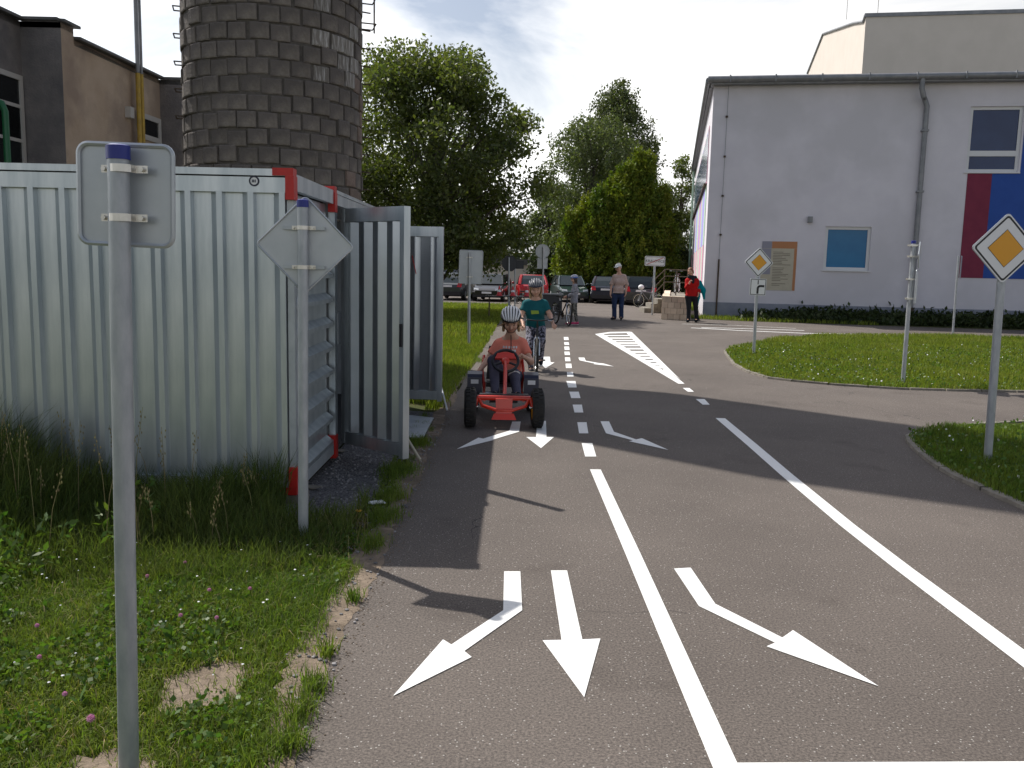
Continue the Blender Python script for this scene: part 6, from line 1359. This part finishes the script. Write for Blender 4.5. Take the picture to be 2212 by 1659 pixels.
# ================================================================== GRASS
def blades(x, y, z, h, w, lean=.5, rng=RNG):
    n = len(x); a = rng.uniform(0, 2 * math.pi, n); l = rng.uniform(.1, 1, n) * lean; dx, dy = np.cos(a), np.sin(a); b = rng.uniform(0, 2 * math.pi, n); wx, wy = np.cos(b) * w / 2, np.sin(b) * w / 2
    p = np.stack([x, y, np.broadcast_to(z, x.shape)], 1); W_ = np.stack([wx, wy, np.zeros(n)], 1)
    mid = p + np.stack([dx * l * h * .35, dy * l * h * .35, h * .6], 1); tip = p + np.stack([dx * l * h, dy * l * h, h * (1 - .35 * l ** 2)], 1)
    v = np.stack([p - W_, p + W_, mid - W_ * .8, mid + W_ * .8, tip], 1).reshape(-1, 3); i = np.arange(n)[:, None] * 5
    f = np.concatenate([i + np.array([0, 1, 3]), i + np.array([0, 3, 2]), i + np.array([2, 3, 4])]); return v, f
def noise2(x, y, s, seed=0):
    r_ = np.random.default_rng(seed); t = 0
    for k in range(5): a, b, c_ = r_.uniform(0, 6.28, 3); t = t + np.sin(x * s * math.cos(a) * (1 + .5 * k) + y * s * math.sin(a) * (1 + .5 * k) + b) / (1 + .4 * k)
    return t / 3
def keep_mask(x, y):
    k = np.ones(x.shape, bool)
    for bx_, by_, rx, ry in BARE: k &= (((x - bx_) / rx) ** 2 + ((y - by_) / ry) ** 2 > 1 + .7 * noise2(x, y, 26, 5) + .5 * noise2(x, y, 60, 9)) | (RNG.uniform(size=x.shape) < .06)
    return k
def field(n, box, ok, hf, wf, m, name, label, z=-.02, lean=.6, obj=True):
    x = RNG.uniform(box[0], box[1], n); y = RNG.uniform(box[2], box[3], n); k = ok(x, y); x, y = x[k], y[k]
    v, f = blades(x, y, z, hf(x, y) * RNG.uniform(.55, 1.25, len(x)), wf(x, y), lean); return tag(link(name, rawmesh(name, v, f, M[m])), label, 'grass', kind='stuff')
edge = lambda y: -.835 - .03 * np.sin(y * 1.7 + 1) - .02 * np.sin(y * 4.1)
nearok = lambda x, y: (x < edge(y) + RNG.normal(0, .025, x.shape)) & keep_mask(x, y) & ~((x > -1.5) & (y > 5.35) & (x < -.98)) & (y < 5.8)
field(200000, (-4.8, -.75, 1.6, 4.6), nearok, lambda x, y: .045 + .03 * np.clip(noise2(x, y, 3, 2) + .4, 0, 1) + .05 * np.clip((y - 3.7), 0, 1), lambda x, y: np.full(x.shape, .0042), 'grass', 'mown_grass', 'short green grass growing left of the road in front of the container', lean=1.1)
field(42000, (-5.4, -.95, 4.2, 5.78), lambda x, y: nearok(x, y) & (noise2(x, y, 4, 8) > -.55), lambda x, y: .12 + .42 * np.clip((y - 4.3) / 1.2, 0, 1) * np.clip(.6 + noise2(x, y, 2.5, 3), .3, 1.3) * np.clip((-x - .9) / .6, .25, 1), lambda x, y: np.full(x.shape, .006), 'grass_d', 'tall_grass', 'tall dark grass along the foot of the container', lean=.7)
field(8000, (-4.2, -.86, 1.8, 5.4), nearok, lambda x, y: .07 + .05 * np.clip(y - 3.5, 0, 2), lambda x, y: np.full(x.shape, .0035), 'straw', 'dry_grass', 'dry straw blades mixed into the green grass', lean=1.3)
x = RNG.uniform(-4.2, -.85, 36000); y = RNG.uniform(1.6, 5.2, 36000); k_ = nearok(x, y) & (noise2(x, y, 5, 4) > -.05); x, y = x[k_], y[k_]
P = np.stack([x, y, RNG.uniform(0, .055, len(x)) + .05 * np.clip((-x - 2.0), 0, 1) * np.clip(y - 3.3, 0, 1)], 1); v, f = leaf_mesh(P, .022, asp=.8, up=.15); tag(link('clover_leaves', rawmesh('clover_leaves', v, f, M['weed'])), 'clover and small weed leaves among the grass', 'clover', kind='stuff')
# leafy weeds at the far left and rosettes of broad leaves
P = []
for k_ in range(60):
    bx_, by_ = random.uniform(-3.3, -2.05), random.uniform(3.6, 5.0); h = random.uniform(.15, .42)
    if bx_ > -2.3 and random.random() < .5: continue
    z = np.linspace(.02, h, 26); a = z * 60; P.append(np.stack([bx_ + .06 * np.cos(a) * (1.1 - z / h) + RNG.normal(0, .02, 26), by_ + .06 * np.sin(a) * (1.1 - z / h), z], 1))
v, f = leaf_mesh(np.concatenate(P), .05, asp=.42); tag(link('leafy_weeds', rawmesh('leafy_weeds', v, f, M['weed'])), 'bushy leafy weeds at the left in front of the container', 'weeds', kind='stuff')
P = []
for k_ in range(60):
    c_ = np.array([random.uniform(-2.6, -.95), random.uniform(2.2, 4.7), .0]); n = random.randint(6, 10)
    if not bool(nearok(np.array([c_[0]]), np.array([c_[1]]))[0]): continue
    P.append(c_ + np.stack([RNG.normal(0, .008, n), RNG.normal(0, .008, n), RNG.uniform(.0, .03, n)], 1))
v, f = leaf_mesh(np.concatenate(P), .055, asp=.36, up=.35); tag(link('dandelion_leaves', rawmesh('dandelion_leaves', v, f, M['weed'])), 'broad dandelion leaf rosettes in the grass', 'weeds', kind='stuff')
# flowering grass stalks
b = MB()
for k_ in range(70):
    x_, y_ = random.uniform(-4.3, -1.5), random.uniform(4.4, 5.72); h = random.uniform(.35, .78) * (.6 if x_ > -1.9 else 1); dx, dy = jit(.12), jit(.12); p0 = Vector((x_, y_, -.02)); p1 = p0 + Vector((dx * .4, dy * .4, h * .6)); p2 = p0 + Vector((dx, dy, h)); b.tube([p0, p1, p2], [.0022, .0018, .0012], 4)
    for j in range(9): q = p1.lerp(p2, .35 + .07 * j) + Vector((jit(.018), jit(.018), jit(.01))); b.ell(q, (.004, .004, .011), None, 4, 2)
tag(b.build('grass_stalks', M['straw']), 'thin flowering grass stalks standing in front of the container', 'grass', kind='stuff')
b = MB()
for k_ in range(70):
    x_, y_ = random.uniform(-3.2, -.95), random.uniform(2.3, 4.9)
    if random.random() < .6: y_ = random.uniform(3.6, 4.8)
    z = random.uniform(.05, .11); c_ = Vector((x_, y_, z)); r_ = random.uniform(.0035, .007)
    b.add([c_ + Vector((r_ * math.cos(t), r_ * math.sin(t), .002 * (i % 2))) for i, t in enumerate([2 * math.pi * i / 8 for i in range(8)])] + [c_ + Vector((0, 0, .004))], [(i, (i + 1) % 8, 8) for i in range(8)])
tag(b.build('daisies', M['white']), 'small white daisies scattered over the grass', 'flowers', kind='stuff')
M['clover_pink'] = mat('clover_blossom', (.52, .16, .32), (.66, .34, .50), scale=60, rough=.8)
desc = ['lowest one left of the near pole', 'near the left picture edge above the lowest one', 'left of the near pole, beside a dry stalk', 'left of the near pole, beside small leaves', 'right of the near pole, nearest the pole', 'right of the near pole, second from the pole', 'right of the near pole, lowest of three', 'high up behind the near pole, next to daisies', 'far left, half hidden in leaves', 'right of the bare soil patch']
for i, (px_, py_) in enumerate([(196, 1553), (140, 1500), (80, 1352), (318, 1245), (452, 1275), (540, 1272), (390, 1330), (400, 1216), (85, 1420), (468, 1335)]):
    p = gd(px_, py_, .06); o = root('clover_flower', 'pink clover blossom, ' + desc[i], 'flower', (p.x, p.y, -.02), group='pink clover blossoms', world=False)
    MB().tube([(0, 0, 0), (.003, 0, .04), (0, .002, .075)], .0016, 5).build('stem', M['weed'], o)
    b = MB(); r_ = .0095 if i else .015
    for j in range(46):
        t, a = math.acos(1 - 1.7 * (j + .5) / 46), j * 2.4; d = Vector((math.sin(t) * math.cos(a), math.sin(t) * math.sin(a), math.cos(t))); b.tube([Vector((0, 0, .082)) + d * r_ * .3, Vector((0, 0, .082)) + d * r_], [.0022, .0014], 4)
    b.build('blossom', M['clover_pink'], o)
p = gd(775, 1104, .07); o = root('dandelion_flower', 'single orange-yellow dandelion flower at the edge of the gravel', 'flower', (p.x, p.y, -.02), world=False)
MB().tube([(0, 0, 0), (0, 0, .085)], .002, 5).build('stem', M['weed'], o); b = MB(); b.lathe([(0, .085), (.02, .09), (.021, .095), (.008, .10), (0, .10)], (0, 0, 0), 'z', 14); b.build('blossom', mat('dandelion_yellow', (.75, .36, .01)), o, True)
# tufts along the sandy edge
tx, ty = [], []
for (px_, py_, n, r_) in ((625, 1612, 260, .05), (650, 1545, 220, .05), (676, 1490, 240, .05), (708, 1415, 120, .03), (765, 1296, 120, .03), (560, 1640, 300, .08), (800, 1180, 300, .07), (830, 1120, 500, .10), (860, 1020, 900, .11), (905, 960, 500, .09), (845, 1075, 500, .09), (1030, 780, 300, .2)):
    p = gd(px_, py_); tx.append(RNG.normal(p.x, r_ * .6, n)); ty.append(RNG.normal(p.y, r_, n))
tx, ty = np.concatenate(tx), np.concatenate(ty); v, f = blades(tx, ty, -.01, RNG.uniform(.04, .11, len(tx)), np.full(len(tx), .0045), .9); tag(link('grass_tufts', rawmesh('grass_tufts', v, f, M['grass'])), 'small grass tufts growing in the sandy edge of the road', 'grass', kind='stuff')
# lawn behind the container, islands, verges
lawn_ok = lambda x, y: (x < -.78 + np.clip(y - 10, 0, 99) * .022 + RNG.normal(0, .03, x.shape)) & ~((x < -1.4) & (y < 10.5)) & ~((x < -1.0) & (y < 10.3))
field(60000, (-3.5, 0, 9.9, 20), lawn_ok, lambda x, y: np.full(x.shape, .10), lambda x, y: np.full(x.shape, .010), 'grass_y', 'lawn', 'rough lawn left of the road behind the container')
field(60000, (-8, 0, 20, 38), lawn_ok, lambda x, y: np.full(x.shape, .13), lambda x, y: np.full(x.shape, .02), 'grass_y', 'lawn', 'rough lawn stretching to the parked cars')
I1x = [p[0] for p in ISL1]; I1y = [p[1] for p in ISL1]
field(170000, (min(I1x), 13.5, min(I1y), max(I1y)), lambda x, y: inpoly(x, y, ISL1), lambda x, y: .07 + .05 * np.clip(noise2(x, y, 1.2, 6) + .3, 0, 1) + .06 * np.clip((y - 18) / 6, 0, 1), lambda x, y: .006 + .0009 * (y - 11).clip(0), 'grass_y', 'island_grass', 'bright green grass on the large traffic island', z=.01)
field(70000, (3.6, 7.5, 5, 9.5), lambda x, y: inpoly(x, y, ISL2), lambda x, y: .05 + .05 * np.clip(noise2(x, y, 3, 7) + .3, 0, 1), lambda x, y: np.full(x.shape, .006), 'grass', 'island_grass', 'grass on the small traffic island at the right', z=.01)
x = RNG.uniform(3.6, 13.5, 30000); y = RNG.uniform(5, 20, 30000); k_ = inpoly(x, y, ISL1) | inpoly(x, y, ISL2); P = np.stack([x[k_], y[k_], RNG.uniform(.03, .09, k_.sum())], 1); v, f = leaf_mesh(P, .035, asp=.8); tag(link('clover_leaves', rawmesh('clover_leaves', v, f, M['weed'])), 'clover leaves in the grass of the traffic islands', 'clover', kind='stuff')
k_ = RNG.uniform(size=len(P)) < .035; v, f = leaf_mesh(P[k_] + np.array([0, 0, .03]), .024, asp=.9); tag(link('white_clover', rawmesh('white_clover', v, f, M['white'])), 'tiny white clover flowers on the traffic islands', 'flowers', kind='stuff')
field(9000, (4, 12, 28, 33), lambda x, y: inpoly(x, y, [(p.x, p.y) for p in strip]), lambda x, y: np.full(x.shape, .14), lambda x, y: np.full(x.shape, .02), 'grass_y', 'verge_grass', 'thin grass at the foot of the white building corner', z=.0)
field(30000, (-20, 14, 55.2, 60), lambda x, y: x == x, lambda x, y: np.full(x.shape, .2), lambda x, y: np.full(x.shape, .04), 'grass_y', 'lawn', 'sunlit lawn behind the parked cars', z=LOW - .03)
field(6000, (5.2, 12, 36.5, 44), lambda x, y: x > 7.2 + (y - 32) * .19 - 2.5, lambda x, y: np.full(x.shape, .2), lambda x, y: np.full(x.shape, .03), 'grass_y', 'lawn', 'lawn beside the entrance railing', z=.0)
# stones on the gravel patch and along the edge
b = MB()
for k_ in range(1500):
    t = random.random()
    if t < .75: x_, y_ = random.uniform(-1.48, -.9), random.uniform(5.1, 8.9)
    else: y_ = random.uniform(2.2, 9); x_ = -.8 + jit(.12)
    s = random.uniform(.004, .014); b.ell((x_, y_, .004 if t > .75 else -.004), (s, s * random.uniform(.6, 1), s * .6), Matrix.Rotation(random.random() * 6, 3, 'Z'), 5, 3)
tag(b.build('loose_stones', M['pebble']), 'small loose stones on the gravel and along the sandy edge', 'stones', kind='stuff')

b = MB()
for k_ in range(2600):                                   # sand and soil crumbs spilling on to the asphalt
    y_ = random.uniform(1.9, 9.5); x_ = -.72 + abs(random.gauss(0, .05)) * (1 if random.random() < .7 else -1.6); s = random.uniform(.0015, .0055)
    b.ell((x_, y_, .002), (s, s * random.uniform(.6, 1), s * .6), None, 5, 2)
tag(b.build('sand_crumbs', M['soil']), 'sand and soil crumbs spilling from the verge on to the asphalt', 'sand', kind='stuff')
x = RNG.uniform(-.98, -.74, 9000); y = RNG.uniform(1.7, 9.6, 9000); k_ = (noise2(x, y, 9, 21) > .05) & (x < -.80 + .05 * noise2(x, y, 7, 3)); x, y = x[k_], y[k_]
v, f = blades(x, y, -.005, RNG.uniform(.02, .07, len(x)), np.full(len(x), .004), 1.2); tag(link('edge_grass', rawmesh('edge_grass', v, f, M['grass'])), 'sparse grass creeping over the sandy road edge', 'grass', kind='stuff')
